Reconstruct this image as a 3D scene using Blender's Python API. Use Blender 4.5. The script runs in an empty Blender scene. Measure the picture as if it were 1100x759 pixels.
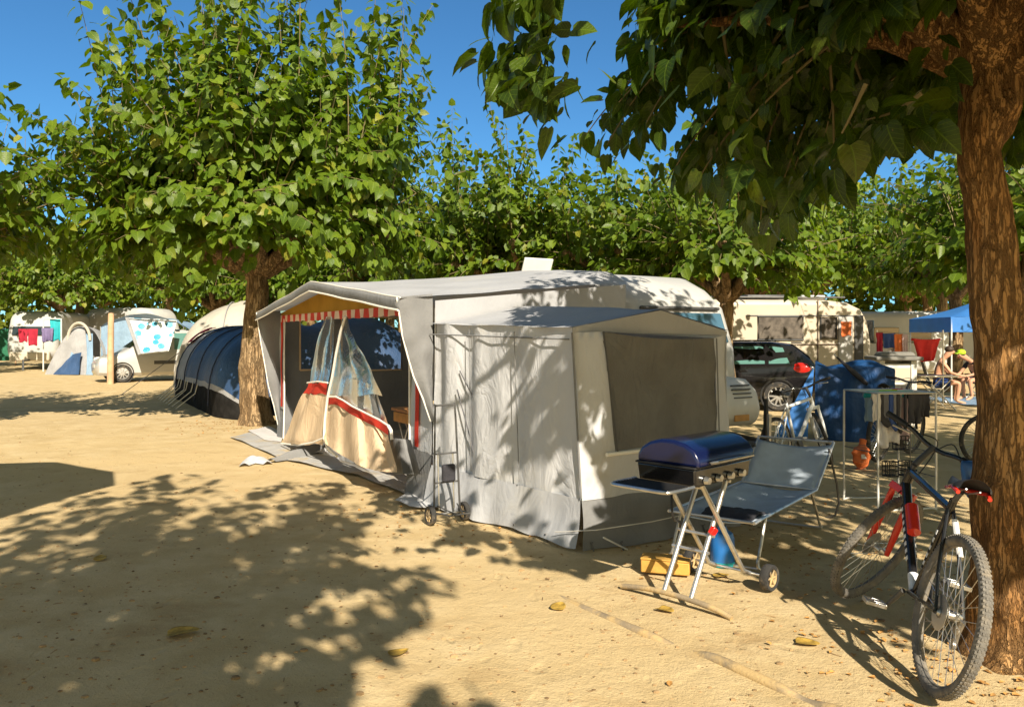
import bpy, math, random
import numpy as np
from mathutils import Vector, Matrix, noise, Euler
random.seed(7); RNG = np.random.default_rng(11)
R = math.radians; PI = math.pi
S = bpy.context.scene; COL = S.collection
# ---------------------------------------------------------------- layout helpers
CAM_H, FPX, CX, HY = 1.6, 850.0, 550.0, 360.0      # eye height, focal length and horizon of the survey photograph (1100 wide)
def G(px, py, z=0.0):
    d = (CAM_H - z)*FPX/(py-HY)
    return Vector(((px-CX)/FPX*d, d, z))
def P(px, py, d):
    return Vector(((px-CX)/FPX*d, d, CAM_H+(HY-py)/FPX*d))
U = Vector((.5101, -.8601)); N = Vector((.8601, .5101)); K = Vector((-.755, 7.55))
AW_ROT = math.atan2(U.y, U.x)
KN = K.dot(N)
def onA(px, py, b=0.0):
    D = Vector(((px-CX)/FPX, 1.0)); Y = (b+KN)/D.dot(N)
    p = D*Y; q = p-K
    return Vector((q.dot(U), q.dot(N), CAM_H+(HY-py)/FPX*Y))
def aw(p):                                           # world -> awning frame
    q = Vector((p[0], p[1]))-K
    return Vector((q.dot(U), q.dot(N), p[2]))
SUN_AZ = Vector((.30, -.954)); SUN_EL = R(36)
# ---------------------------------------------------------------- objects
def tag(o, label=None, cat=None, group=None, kind=None):
    if label: o['label'] = label
    if cat: o['category'] = cat
    if group: o['group'] = group
    if kind: o['kind'] = kind
    return o
def thing(name, label, cat, loc=(0, 0, 0), rot=(0, 0, 0), group=None, scale=1.0):
    o = bpy.data.objects.new(name, None); COL.objects.link(o)
    o.location = loc; o.rotation_euler = rot; o.scale = (scale,)*3; o.empty_display_size = .2
    return tag(o, label, cat, group)
def copy_tree(o, parent=None):
    c = o.copy(); COL.objects.link(c); c.parent = parent
    for ch in o.children: copy_tree(ch, c)
    return c
class MB:
    def __init__(s): s.v = []; s.f = []
    def add(s, vs, fs, M=None):
        k = len(s.v)
        s.v += [tuple(M @ Vector(v)) if M is not None else tuple(v) for v in vs]
        s.f += [tuple(i+k for i in f) for f in fs]; return s
    def box(s, c, size, rot=(0, 0, 0), taper=1.0):
        x, y, z = size[0]/2, size[1]/2, size[2]/2; t = taper
        vs = [(-x, -y, -z), (x, -y, -z), (x, y, -z), (-x, y, -z), (-x*t, -y*t, z), (x*t, -y*t, z), (x*t, y*t, z), (-x*t, y*t, z)]
        M = Matrix.Translation(c) @ Euler(rot).to_matrix().to_4x4()
        return s.add(vs, [(0, 3, 2, 1), (4, 5, 6, 7), (0, 1, 5, 4), (1, 2, 6, 5), (2, 3, 7, 6), (3, 0, 4, 7)], M)
    def tube(s, pts, r, n=8, closed=False, flat=1.0):
        pts = [Vector(p) for p in pts]; m = len(pts)
        rs = r if isinstance(r, (list, tuple)) else [r]*m
        rings = []; up = None
        for i, p in enumerate(pts):
            if closed: t = pts[(i+1) % m]-pts[i-1]
            else: t = pts[min(i+1, m-1)]-pts[max(i-1, 0)]
            t = t.normalized() if t.length > 1e-9 else Vector((0, 0, 1))
            if up is None:
                up = Vector((0, 0, 1)) if abs(t.z) < .9 else Vector((1, 0, 0))
            up = (up - t*up.dot(t)); up = up.normalized() if up.length > 1e-6 else t.orthogonal().normalized()
            sd = t.cross(up)
            rings.append([p + (up*math.cos(2*PI*k/n)*flat+sd*math.sin(2*PI*k/n))*rs[i] for k in range(n)])
        vs = [v for rg in rings for v in rg]; fs = []
        for i in range(m if closed else m-1):
            j = (i+1) % m
            for k in range(n):
                l = (k+1) % n; fs.append((i*n+k, i*n+l, j*n+l, j*n+k))
        if not closed:
            fs.append(tuple(range(n))); fs.append(tuple((m-1)*n+k for k in reversed(range(n))))
        return s.add(vs, fs)
    def lathe(s, prof, n=24, M=None, caps=True):                   # prof (r, z) about local z
        vs = []; fs = []; m = len(prof)
        for r, z in prof:
            for k in range(n): vs.append((r*math.cos(2*PI*k/n), r*math.sin(2*PI*k/n), z))
        for i in range(m-1):
            for k in range(n):
                l = (k+1) % n; fs.append((i*n+k, i*n+l, (i+1)*n+l, (i+1)*n+k))
        if caps and prof[0][0] > 1e-6: fs.append(tuple(reversed(range(n))))
        if caps and prof[-1][0] > 1e-6: fs.append(tuple((m-1)*n+k for k in range(n)))
        return s.add(vs, fs, M)
    def grid(s, fn, nu, nv):
        vs = [fn(i/nu, j/nv) for j in range(nv+1) for i in range(nu+1)]
        fs = [(j*(nu+1)+i, j*(nu+1)+i+1, (j+1)*(nu+1)+i+1, (j+1)*(nu+1)+i) for j in range(nv) for i in range(nu)]
        return s.add(vs, fs)
    def quad(s, a, b, c, d, nu=8, nv=8, disp=None):      # a-b bottom edge, d-c top edge
        a, b, c, d = map(Vector, (a, b, c, d))
        def fn(u, v):
            p = (a*(1-u)+b*u)*(1-v)+(d*(1-u)+c*u)*v
            return p + (Vector(disp(u, v, p)) if disp else Vector((0, 0, 0)))
        return s.grid(fn, nu, nv)
    def prism(s, poly, w, axis='y', c=0.0):              # poly in the plane across `axis`, thickness w centred at c
        m = len(poly)
        def q(p, h): return (p[0], h, p[1]) if axis == 'y' else ((h, p[0], p[1]) if axis == 'x' else (p[0], p[1], h))
        vs = [q(p, c-w/2) for p in poly]+[q(p, c+w/2) for p in poly]
        fs = [tuple(range(m)), tuple(reversed(range(m, 2*m)))]+[(i, i+m, (i+1) % m+m, (i+1) % m) for i in range(m)]
        return s.add(vs, fs)
    def ball(s, c, r, n=12, m=8):
        rr = r if isinstance(r, (tuple, list)) else (r, r, r)
        vs = []; fs = []
        for i in range(m+1):
            a = PI*i/m
            for k in range(n):
                b = 2*PI*k/n; vs.append((c[0]+rr[0]*math.sin(a)*math.cos(b), c[1]+rr[1]*math.sin(a)*math.sin(b), c[2]+rr[2]*math.cos(a)))
        for i in range(m):
            for k in range(n):
                l = (k+1) % n; fs.append((i*n+k, (i+1)*n+k, (i+1)*n+l, i*n+l))
        return s.add(vs, fs)
    def build(s, name, m, parent=None, smooth=True, bevel=0, seg=2, solid=0, sub=0, angle=40):
        me = bpy.data.meshes.new(name); me.from_pydata([tuple(v) for v in s.v], [], s.f)
        import bmesh
        bm = bmesh.new(); bm.from_mesh(me); bmesh.ops.remove_doubles(bm, verts=bm.verts, dist=1e-5)
        bmesh.ops.recalc_face_normals(bm, faces=bm.faces); bm.to_mesh(me); bm.free()
        me.materials.append(m)
        o = bpy.data.objects.new(name, me); COL.objects.link(o)
        if parent is not None: o.parent = parent
        if smooth:
            me.polygons.foreach_set('use_smooth', [True]*len(me.polygons))
            if hasattr(me, 'set_sharp_from_angle'): me.set_sharp_from_angle(angle=R(angle))
        if solid:
            q = o.modifiers.new('t', 'SOLIDIFY'); q.thickness = solid; q.offset = 0
        if bevel:
            q = o.modifiers.new('b', 'BEVEL'); q.width = bevel; q.segments = seg; q.limit_method = 'ANGLE'; q.angle_limit = R(35)
        if sub:
            q = o.modifiers.new('s', 'SUBSURF'); q.levels = sub; q.render_levels = sub
        return o
def crease(p, sc=3.0, amp=.02, seed=0.0):
    return amp*noise.noise(Vector((p[0]*sc+seed, p[1]*sc-seed, p[2]*sc*.5+seed*2)))
# ---------------------------------------------------------------- materials
def nodes(name):
    m = bpy.data.materials.new(name); m.use_nodes = True; nt = m.node_tree; nt.nodes.clear()
    out = nt.nodes.new('ShaderNodeOutputMaterial'); return m, nt, out
def nd(nt, t, **kw):
    n = nt.nodes.new('ShaderNode'+t)
    for k, v in kw.items():
        if k in n.inputs.keys(): n.inputs[k].default_value = v
        else: setattr(n, k, v)
    return n
def c4(c): return (c[0], c[1], c[2], 1)
def mixc(nt, fac, a, b):
    n = nt.nodes.new('ShaderNodeMix'); n.data_type = 'RGBA'
    for sock, v in ((n.inputs[0], fac), (n.inputs[6], a), (n.inputs[7], b)):
        if hasattr(v, 'is_linked'): nt.links.new(v, sock)
        else: sock.default_value = v if not isinstance(v, tuple) else c4(v)
    return n.outputs[2]
def ramp(nt, fac, a, b):
    n = nd(nt, 'MapRange'); n.inputs['From Min'].default_value = a; n.inputs['From Max'].default_value = b
    n.interpolation_type = 'SMOOTHSTEP'; nt.links.new(fac, n.inputs['Value']); return n.outputs['Result']
def noi(nt, vec, scale, detail=4, rough=.55):
    n = nd(nt, 'TexNoise', Scale=scale, Detail=detail, Roughness=rough); nt.links.new(vec, n.inputs['Vector']); return n.outputs['Fac']
def mat(name, col, rough=.6, var=.12, vs=5, bump=.0, bs=60, metal=0, spec=.4, trans=0, col2=None, dirt=None, dscale=2.0, dlo=.55, dhi=.7, coat=0, wr=0):
    m, nt, out = nodes(name); co = nd(nt, 'TexCoord').outputs['Object']
    f = noi(nt, co, vs)
    lo = tuple(c*(1-var) for c in col); hi = tuple(min(1, c*(1+var)) for c in (col2 or col))
    c = mixc(nt, ramp(nt, f, .3, .7), lo, hi)
    if dirt: c = mixc(nt, ramp(nt, noi(nt, co, dscale, 6, .65), dlo, dhi), c, dirt)
    b = nd(nt, 'BsdfPrincipled', Roughness=rough, Metallic=metal); b.inputs['Specular IOR Level'].default_value = spec
    if coat: b.inputs['Coat Weight'].default_value = coat; b.inputs['Coat Roughness'].default_value = .05
    nt.links.new(c, b.inputs['Base Color'])
    if bump:
        bn = nd(nt, 'Bump', Strength=bump, Distance=.01); nt.links.new(noi(nt, co, bs, 5, .6), bn.inputs['Height']); nt.links.new(bn.outputs[0], b.inputs['Normal'])
    if wr:
        mo = nd(nt, 'Mapping'); mo.inputs['Scale'].default_value = (1.0, 1.0, .45); nt.links.new(co, mo.inputs[0])
        wn = nd(nt, 'TexNoise', Scale=4.5, Detail=4, Roughness=.5, Distortion=1.6); nt.links.new(mo.outputs[0], wn.inputs['Vector'])
        rg = nd(nt, 'Math', operation='SUBTRACT'); nt.links.new(wn.outputs['Fac'], rg.inputs[0]); rg.inputs[1].default_value = .5
        ab = nd(nt, 'Math', operation='ABSOLUTE'); nt.links.new(rg.outputs[0], ab.inputs[0])
        b2 = nd(nt, 'Bump', Strength=wr, Distance=.12); nt.links.new(ab.outputs[0], b2.inputs['Height'])
        if bump: nt.links.new(bn.outputs[0], b2.inputs['Normal'])
        nt.links.new(b2.outputs[0], b.inputs['Normal'])
    if trans:
        t = nd(nt, 'BsdfTranslucent'); nt.links.new(c, t.inputs['Color']); mx = nd(nt, 'MixShader', Fac=trans)
        nt.links.new(b.outputs[0], mx.inputs[1]); nt.links.new(t.outputs[0], mx.inputs[2]); nt.links.new(mx.outputs[0], out.inputs[0])
    else: nt.links.new(b.outputs[0], out.inputs[0])
    return m
def mat_leaf(name, a, b, c, trans=.35, rough=.42, veins=.5):
    m, nt, out = nodes(name); ri = nd(nt, 'NewGeometry').outputs['Random Per Island']
    at = nd(nt, 'Attribute', attribute_name='leafco').outputs['Vector']; sp = nd(nt, 'SeparateXYZ'); nt.links.new(at, sp.inputs[0])
    def mth(op, p, q=None):
        n = nd(nt, 'Math', operation=op)
        for k, v in enumerate((p, q)):
            if v is None: continue
            if hasattr(v, 'is_linked'): nt.links.new(v, n.inputs[k])
            else: n.inputs[k].default_value = v
        return n.outputs[0]
    ay = mth('ABSOLUTE', sp.outputs[1]); s1 = mth('FRACT', mth('MULTIPLY', mth('SUBTRACT', sp.outputs[0], mth('MULTIPLY', ay, .75)), 6.5))
    side = ramp(nt, mth('ABSOLUTE', mth('SUBTRACT', s1, .5)), .10, .03); mid = ramp(nt, ay, .030, .010); vein = mth('MAXIMUM', mid, mth('MULTIPLY', side, .7))
    co = nd(nt, 'TexCoord').outputs['Object']
    col = mixc(nt, ramp(nt, ri, .0, .85), a, b); col = mixc(nt, ramp(nt, ri, .90, 1.0), col, c)
    col = mixc(nt, ramp(nt, noi(nt, co, 1.3, 3), .42, .62), col, mixc(nt, .5, col, tuple(x*.75 for x in a)))
    col = mixc(nt, ramp(nt, noi(nt, co, 30, 3), .5, .8), col, tuple(x*.65 for x in a))
    edge = ramp(nt, noi(nt, co, 55, 2), .68, .76); col = mixc(nt, edge, col, (.16, .12, .03))
    col = mixc(nt, mth('MULTIPLY', vein, veins), col, tuple(min(1, x*1.9) for x in b))
    bs = nd(nt, 'BsdfPrincipled', Roughness=rough); bs.inputs['Specular IOR Level'].default_value = .32
    nt.links.new(col, bs.inputs['Base Color'])
    bn = nd(nt, 'Bump', Strength=.5, Distance=.006); nt.links.new(mth('SUBTRACT', noi(nt, co, 40, 2), mth('MULTIPLY', vein, .5)), bn.inputs['Height']); nt.links.new(bn.outputs[0], bs.inputs['Normal'])
    hs_ = nd(nt, 'HueSaturation'); hs_.inputs['Saturation'].default_value = 1.1; hs_.inputs['Value'].default_value = 1.7; nt.links.new(col, hs_.inputs['Color'])
    t = nd(nt, 'BsdfTranslucent'); nt.links.new(hs_.outputs[0], t.inputs['Color'])
    mx = nd(nt, 'MixShader', Fac=trans); nt.links.new(bs.outputs[0], mx.inputs[1]); nt.links.new(t.outputs[0], mx.inputs[2]); nt.links.new(mx.outputs[0], out.inputs[0])
    return m
def mat_clear(name, tint=(.85, .85, .82), rough=.12, haze=.18):
    m, nt, out = nodes(name); t = nd(nt, 'BsdfTransparent'); t.inputs[0].default_value = c4(tint)
    g = nd(nt, 'BsdfGlossy', Roughness=rough); d = nd(nt, 'BsdfDiffuse'); d.inputs[0].default_value = (.7, .7, .68, 1)
    fr = nd(nt, 'Fresnel', IOR=1.13)
    co = nd(nt, 'TexCoord').outputs['Object']; bn = nd(nt, 'Bump', Strength=.35, Distance=.02)
    nt.links.new(noi(nt, co, 9, 3), bn.inputs['Height']); nt.links.new(bn.outputs[0], g.inputs['Normal']); nt.links.new(bn.outputs[0], fr.inputs['Normal'])
    m1 = nd(nt, 'MixShader', Fac=haze); nt.links.new(t.outputs[0], m1.inputs[1]); nt.links.new(d.outputs[0], m1.inputs[2])
    m2 = nd(nt, 'MixShader'); nt.links.new(fr.outputs[0], m2.inputs[0]); nt.links.new(m1.outputs[0], m2.inputs[1]); nt.links.new(g.outputs[0], m2.inputs[2])
    nt.links.new(m2.outputs[0], out.inputs[0]); return m
def mat_glass(name, col=(.02, .03, .035)):
    return mat(name, col, rough=.06, var=.05, spec=.9)
def mat_stripe(name, a, b, period, axis=0, duty=.5, trans=.2):
    m, nt, out = nodes(name); co = nd(nt, 'TexCoord').outputs['Object']; sp = nd(nt, 'SeparateXYZ'); nt.links.new(co, sp.inputs[0])
    d = nd(nt, 'Math', operation='DIVIDE'); nt.links.new(sp.outputs[axis], d.inputs[0]); d.inputs[1].default_value = period
    fr = nd(nt, 'Math', operation='FRACT'); nt.links.new(d.outputs[0], fr.inputs[0])
    g = nd(nt, 'Math', operation='LESS_THAN'); nt.links.new(fr.outputs[0], g.inputs[0]); g.inputs[1].default_value = duty
    c = mixc(nt, g.outputs[0], b, a); bs = nd(nt, 'BsdfPrincipled', Roughness=.75); nt.links.new(c, bs.inputs['Base Color'])
    t = nd(nt, 'BsdfTranslucent'); nt.links.new(c, t.inputs[0]); mx = nd(nt, 'MixShader', Fac=trans)
    nt.links.new(bs.outputs[0], mx.inputs[1]); nt.links.new(t.outputs[0], mx.inputs[2]); nt.links.new(mx.outputs[0], out.inputs[0]); return m
def foot(nt, co):                                       # scuffs and footprints trodden into the sand
    mo = nd(nt, 'Mapping'); mo.inputs['Scale'].default_value = (1.5, .8, 1); mo.inputs['Rotation'].default_value = (0, 0, .5); nt.links.new(co, mo.inputs[0])
    dn = nd(nt, 'TexNoise', Scale=2.0, Detail=2); nt.links.new(mo.outputs[0], dn.inputs['Vector']); mv = nd(nt, 'VectorMath', operation='MULTIPLY_ADD'); nt.links.new(dn.outputs['Color'], mv.inputs[0]); mv.inputs[1].default_value = (.7, .7, .7); nt.links.new(mo.outputs[0], mv.inputs[2])
    vo = nd(nt, 'TexVoronoi', Scale=3.4); nt.links.new(mv.outputs[0], vo.inputs['Vector']); dip = ramp(nt, vo.outputs['Distance'], .10, .24)
    a = nd(nt, 'Math', operation='MULTIPLY_ADD'); nt.links.new(dip, a.inputs[0]); a.inputs[1].default_value = .55; nt.links.new(noi(nt, co, 13, 4, .6), a.inputs[2]); return a.outputs[0]
def mat_sand():
    m, nt, out = nodes('sand'); co = nd(nt, 'TexCoord').outputs['Object']
    big = noi(nt, co, .35, 4); mid = noi(nt, co, 2.3, 6, .62); fine = noi(nt, co, 70, 3, .7); grit = noi(nt, co, 230, 2, .6)
    c = mixc(nt, ramp(nt, mid, .32, .7), (.465, .345, .175), (.59, .465, .268))
    c = mixc(nt, ramp(nt, big, .40, .68), c, (.535, .405, .215))
    mo = nd(nt, 'Mapping'); mo.inputs['Scale'].default_value = (1, 1.5, 1); mo.inputs['Rotation'].default_value = (0, 0, R(38)); nt.links.new(co, mo.inputs[0])
    st = noi(nt, mo.outputs[0], 1.5, 6, .6)
    c = mixc(nt, ramp(nt, st, .54, .80), c, (.38, .26, .125))
    c = mixc(nt, ramp(nt, fine, .60, .76), c, (.30, .19, .09))
    c = mixc(nt, ramp(nt, grit, .62, .74), c, (.68, .53, .32))
    vo = nd(nt, 'TexVoronoi', Scale=34.0); nt.links.new(co, vo.inputs['Vector'])
    peb = ramp(nt, vo.outputs['Distance'], .13, .05); sel = ramp(nt, noi(nt, co, 7.0, 2), .55, .66)
    mu = nd(nt, 'Math', operation='MULTIPLY'); nt.links.new(peb, mu.inputs[0]); nt.links.new(sel, mu.inputs[1])
    c = mixc(nt, mu.outputs[0], c, (.22, .14, .07))
    b = nd(nt, 'BsdfPrincipled', Roughness=.93); b.inputs['Specular IOR Level'].default_value = .15; nt.links.new(c, b.inputs['Base Color'])
    h = nd(nt, 'Math', operation='MULTIPLY_ADD'); nt.links.new(mid, h.inputs[0]); h.inputs[1].default_value = 3.2; nt.links.new(fine, h.inputs[2])
    h2 = nd(nt, 'Math', operation='MULTIPLY_ADD'); nt.links.new(grit, h2.inputs[0]); h2.inputs[1].default_value = .5; nt.links.new(h.outputs[0], h2.inputs[2])
    h3 = nd(nt, 'Math', operation='MULTIPLY_ADD'); nt.links.new(foot(nt, co), h3.inputs[0]); h3.inputs[1].default_value = 1.5; nt.links.new(h2.outputs[0], h3.inputs[2])
    bn = nd(nt, 'Bump', Strength=.60, Distance=.014); nt.links.new(h3.outputs[0], bn.inputs['Height']); nt.links.new(bn.outputs[0], b.inputs['Normal'])
    nt.links.new(b.outputs[0], out.inputs[0]); return m
def mat_bark(name, a, b, c, vs=3.0, fine=11.0, zs=.15):
    m, nt, out = nodes(name); co = nd(nt, 'TexCoord').outputs['Object']
    mo = nd(nt, 'Mapping'); mo.inputs['Scale'].default_value = (1, 1, zs); nt.links.new(co, mo.inputs[0])
    def crack(scale, wd):
        f = noi(nt, mo.outputs[0], scale, 5, .6); s_ = nd(nt, 'Math', operation='SUBTRACT'); nt.links.new(f, s_.inputs[0]); s_.inputs[1].default_value = .5
        ab = nd(nt, 'Math', operation='ABSOLUTE'); nt.links.new(s_.outputs[0], ab.inputs[0]); return ramp(nt, ab.outputs[0], 0, wd)
    k1 = crack(fine, .055); k2 = crack(fine*2.7, .05); w = noi(nt, mo.outputs[0], 30, 6, .65); big = noi(nt, co, vs, 5)
    mn = nd(nt, 'Math', operation='MULTIPLY'); nt.links.new(k1, mn.inputs[0])
    mm = nd(nt, 'MapRange'); nt.links.new(k2, mm.inputs['Value']); mm.inputs['To Min'].default_value = .55; nt.links.new(mm.outputs[0], mn.inputs[1])
    col = mixc(nt, ramp(nt, big, .35, .65), a, b); col = mixc(nt, ramp(nt, w, .42, .95), col, c)
    mk = nd(nt, 'MapRange'); nt.links.new(mn.outputs[0], mk.inputs['Value']); mk.inputs['To Min'].default_value = .28
    dk = mixc(nt, mk.outputs[0], tuple(x*.30 for x in a), col)
    bs = nd(nt, 'BsdfPrincipled', Roughness=.9); bs.inputs['Specular IOR Level'].default_value = .15; nt.links.new(dk, bs.inputs['Base Color'])
    h = nd(nt, 'Math', operation='MULTIPLY_ADD'); nt.links.new(w, h.inputs[0]); h.inputs[1].default_value = .7; nt.links.new(mn.outputs[0], h.inputs[2])
    bn = nd(nt, 'Bump', Strength=1.0, Distance=.028); nt.links.new(h.outputs[0], bn.inputs['Height']); nt.links.new(bn.outputs[0], bs.inputs['Normal'])
    nt.links.new(bs.outputs[0], out.inputs[0]); return m
M = {}
M['sand'] = mat_sand()
M['bark'] = mat_bark('bark', (.30, .19, .095), (.42, .29, .16), (.46, .35, .22))
M['bark_red'] = mat_bark('bark_red', (.31, .155, .055), (.41, .235, .095), (.44, .29, .15), 2.0, 16.0, .16)
M['twig'] = mat('twig', (.16, .13, .06), .8)
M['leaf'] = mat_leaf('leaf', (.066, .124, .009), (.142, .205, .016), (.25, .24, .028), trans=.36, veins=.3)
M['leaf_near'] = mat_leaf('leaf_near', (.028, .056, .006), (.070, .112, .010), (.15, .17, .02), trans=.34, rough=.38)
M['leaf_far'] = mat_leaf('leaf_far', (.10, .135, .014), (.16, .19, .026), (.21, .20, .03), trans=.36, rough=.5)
M['dry_leaf'] = mat('dry_leaf', (.42, .27, .05), .7, .35, 25, .4, 60, trans=.15)
M['canvas_white'] = mat('canvas_white', (.54, .55, .575), .85, .05, 1.5, .25, 220, spec=.15, trans=.12, dirt=(.52, .49, .43), dscale=1.6, dlo=.55, dhi=.85, wr=.26)
M['canvas_grey'] = mat('canvas_grey', (.20, .202, .205), .85, .10, 2.0, .25, 220, spec=.15, trans=.08, wr=.18)
M['canvas_roof'] = mat('canvas_roof', (.405, .415, .44), .75, .06, 2.0, .2, 160, spec=.25, trans=.14, dirt=(.46, .45, .42), dscale=1.2, dlo=.5, dhi=.85, wr=.14)
M['canvas_cream'] = mat('canvas_cream', (.74, .56, .37), .85, .08, 2.0, .25, 200, spec=.15, trans=.25, wr=.25)
M['canvas_orange'] = mat('canvas_orange', (.66, .36, .06), .85, .10, 2.0, .2, 200, spec=.1, trans=.55)
M['canvas_red'] = mat('canvas_red', (.60, .055, .035), .8, .08, 3, .2, 200, spec=.15, trans=.15)
M['mesh_dark'] = mat('mesh_dark', (.155, .152, .145), .8, .12, 3.0, .5, 300, spec=.15, dirt=(.20, .197, .19), dscale=2.2, wr=.5)
M['stripe'] = mat_stripe('stripe', (.62, .05, .03), (.80, .62, .50), .30)
M['piping'] = mat('piping', (.80, .77, .70), .6, .05)
M['pvc'] = mat_clear('pvc', (.58, .575, .55), .30, .14)
M['pane'] = mat_clear('pane', (.92, .93, .93), .08, .04)
M['groundsheet'] = mat('groundsheet', (.40, .395, .385), .6, .12, 3, .4, 60, dirt=(.45, .36, .22), dscale=2.5, dlo=.5, dhi=.7, wr=.42)
M['rope'] = mat('rope', (.10, .10, .11), .8); M['rope_white'] = mat('rope_white', (.62, .60, .56), .8)
M['steel'] = mat('steel', (.55, .55, .54), .32, .1, 10, metal=.9)
M['steel_dark'] = mat('steel_dark', (.10, .10, .10), .45, .1, 10, metal=.4)
M['alu'] = mat('alu', (.62, .60, .56), .38, .12, 8, metal=.85, dirt=(.35, .28, .2), dscale=9)
M['black'] = mat('black', (.018, .018, .018), .5, .2); M['black_gloss'] = mat('black_gloss', (.008, .008, .009), .22, .1, coat=.6)
M['rubber'] = mat('rubber', (.035, .034, .033), .85, .2, 12, .6, 120, dirt=(.20, .16, .11), dscale=14, dlo=.5, dhi=.75)
M['rubber_dusty'] = mat('rubber_dusty', (.15, .14, .125), .9, .25, 14, .5, 90, dirt=(.30, .25, .18), dscale=9, dlo=.45, dhi=.75)
M['blue_enamel'] = mat('blue_enamel', (.004, .008, .045), .24, .1, 4, coat=.35)
M['caravan'] = mat('caravan', (.42, .42, .41), .35, .04, 1.5, dirt=(.58, .55, .48), dscale=1.5, dlo=.5, dhi=.85)
M['caravan_cream'] = mat('caravan_cream', (.50, .44, .345), .4, .05, 1.5, dirt=(.60, .52, .40), dscale=1.6, dlo=.5, dhi=.85)
M['trim'] = mat('trim', (.06, .06, .06), .5); M['trim_brown'] = mat('trim_brown', (.16, .12, .09), .6)
M['glass'] = mat_glass('glass'); M['glass_blue'] = mat_glass('glass_blue', (.05, .12, .18)); M['glass_teal'] = mat_glass('glass_teal', (.10, .22, .20))
M['curtain'] = mat('curtain', (.10, .085, .07), .9, .35, 9, .4, 30)
M['plastic_white'] = mat('plastic_white', (.58, .575, .55), .4, .05)
M['car_black'] = mat('car_black', (.010, .009, .010), .2, .1, 2, coat=.8)
M['car_white'] = mat('car_white', (.44, .43, .41), .3, .05, 2, coat=.5)
M['lamp_red'] = mat('lamp_red', (.62, .02, .015), .15, .1, 9, coat=.6)
M['lamp_clear'] = mat('lamp_clear', (.55, .55, .52), .12, .1)
M['rim'] = mat('rim', (.62, .61, .59), .3, .08, metal=.7)
M['tent_blue'] = mat('tent_blue', (.040, .085, .19), .5, .15, 2.0, .2, 120, spec=.4, trans=.18, wr=.3)
M['tent_lblue'] = mat('tent_lblue', (.24, .36, .50), .6, .12, 2.0, .2, 120, trans=.2, wr=.5)
M['tent_navy'] = mat('tent_navy', (.025, .035, .075), .55, .15, 2.0, .2, 120, trans=.1, wr=.3)
M['tent_grey'] = mat('tent_grey', (.36, .36, .37), .6, .12, 2.5, .2, 120, trans=.2, wr=.3)
M['tent_cream'] = mat('tent_cream', (.56, .52, .44), .65, .08, 2.0, .2, 120, trans=.25, wr=.3)
M['tent_teal'] = mat('tent_teal', (.26, .42, .42), .6, .12, 2.0, .2, 120, trans=.25, wr=.3)
M['tarp_blue'] = mat('tarp_blue', (.006, .050, .165), .55, .15, 2.0, .35, 60, spec=.4, trans=.08, wr=.42)
M['gazebo_blue'] = mat('gazebo_blue', (.05, .22, .62), .6, .08, 2.0, trans=.25)
M['lounger_blue'] = mat('lounger_blue', (.46, .54, .64), .7, .10, 5, .35, 200, spec=.25, trans=.08, wr=.12)
M['gas_blue'] = mat('gas_blue', (.02, .16, .48), .35, .1, 5, coat=.3)
M['orange_wood'] = mat('orange_wood', (.55, .29, .09), .6, .15, 6, .2)
M['wood'] = mat('wood', (.42, .19, .06), .45, .25, 8, .1)
M['yellow_box'] = mat('yellow_box', (.50, .28, .06), .75, .12, 8, .3, 40)
M['bike_black'] = mat('bike_black', (.014, .014, .016), .25, .1, coat=.6)
M['bike_red'] = mat('bike_red', (.62, .035, .02), .25, .08, coat=.6)
M['bike_white'] = mat('bike_white', (.70, .72, .74), .28, .06, coat=.5)
M['bike_blue'] = mat('bike_blue', (.05, .13, .30), .28, .06, coat=.5)
M['chain'] = mat('chain', (.30, .28, .25), .4, .25, 30, metal=.8)
M['post_wood'] = mat('post_wood', (.52, .32, .19), .8, .15, 4, .4, 50)
M['skin'] = mat('skin', (.50, .26, .16), .55, .08, 6)
M['hair'] = mat('hair', (.045, .028, .018), .6)
M['lime'] = mat('lime', (.38, .58, .02), .7, .1); M['red_cloth'] = mat('red_cloth', (.62, .03, .03), .8, .12, 5, .3, 60, trans=.15, wr=.5)
M['orange_cloth'] = mat('orange_cloth', (.66, .17, .05), .8, .15, 5, .3, 60, trans=.15); M['blue_cloth'] = mat('blue_cloth', (.025, .06, .22), .8, .15, 5, .3, 60, trans=.1)
M['dark_cloth'] = mat('dark_cloth', (.03, .03, .038), .85, .3, 6, .4, 60); M['white_cloth'] = mat('white_cloth', (.68, .66, .66), .85, .06, 5, .3, 60, trans=.2, wr=.5)
M['cyan_cloth'] = mat('cyan_cloth', (.03, .42, .48), .8, .12, 5, .3, 60, trans=.2); M['crimson'] = mat('crimson', (.34, .012, .035), .8, .12, 5, .3, 60, trans=.1)
M['purple_cloth'] = mat('purple_cloth', (.16, .13, .26), .8, .12, 5, trans=.1); M['pink_cloth'] = mat('pink_cloth', (.55, .42, .46), .8, .12, 5, trans=.2)
M['grey_board'] = mat('grey_board', (.16, .155, .14), .75, .15, 5, .3); M['saddle'] = mat('saddle', (.025, .024, .025), .5)
M['hose'] = mat('hose', (.26, .205, .135), .75, .15, 9, .4, 70, dirt=(.48, .34, .16), dscale=5, dlo=.40, dhi=.6)
M['skirt_black'] = mat('skirt_black', (.020, .019, .018), .95, .3, 5, .4, 60, spec=.05)
M['letters'] = mat_stripe('letters', (.70, .72, .74), (.012, .012, .014), .045, 0, .55, 0)
M['hedge_green'] = mat('hedge_green', (.02, .13, .07), .8, .25, 3, .4, 40)
SKY_STRENGTH = 0.070; SUN_STRENGTH = 4.8; EXPOSURE = 0.97
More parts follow.
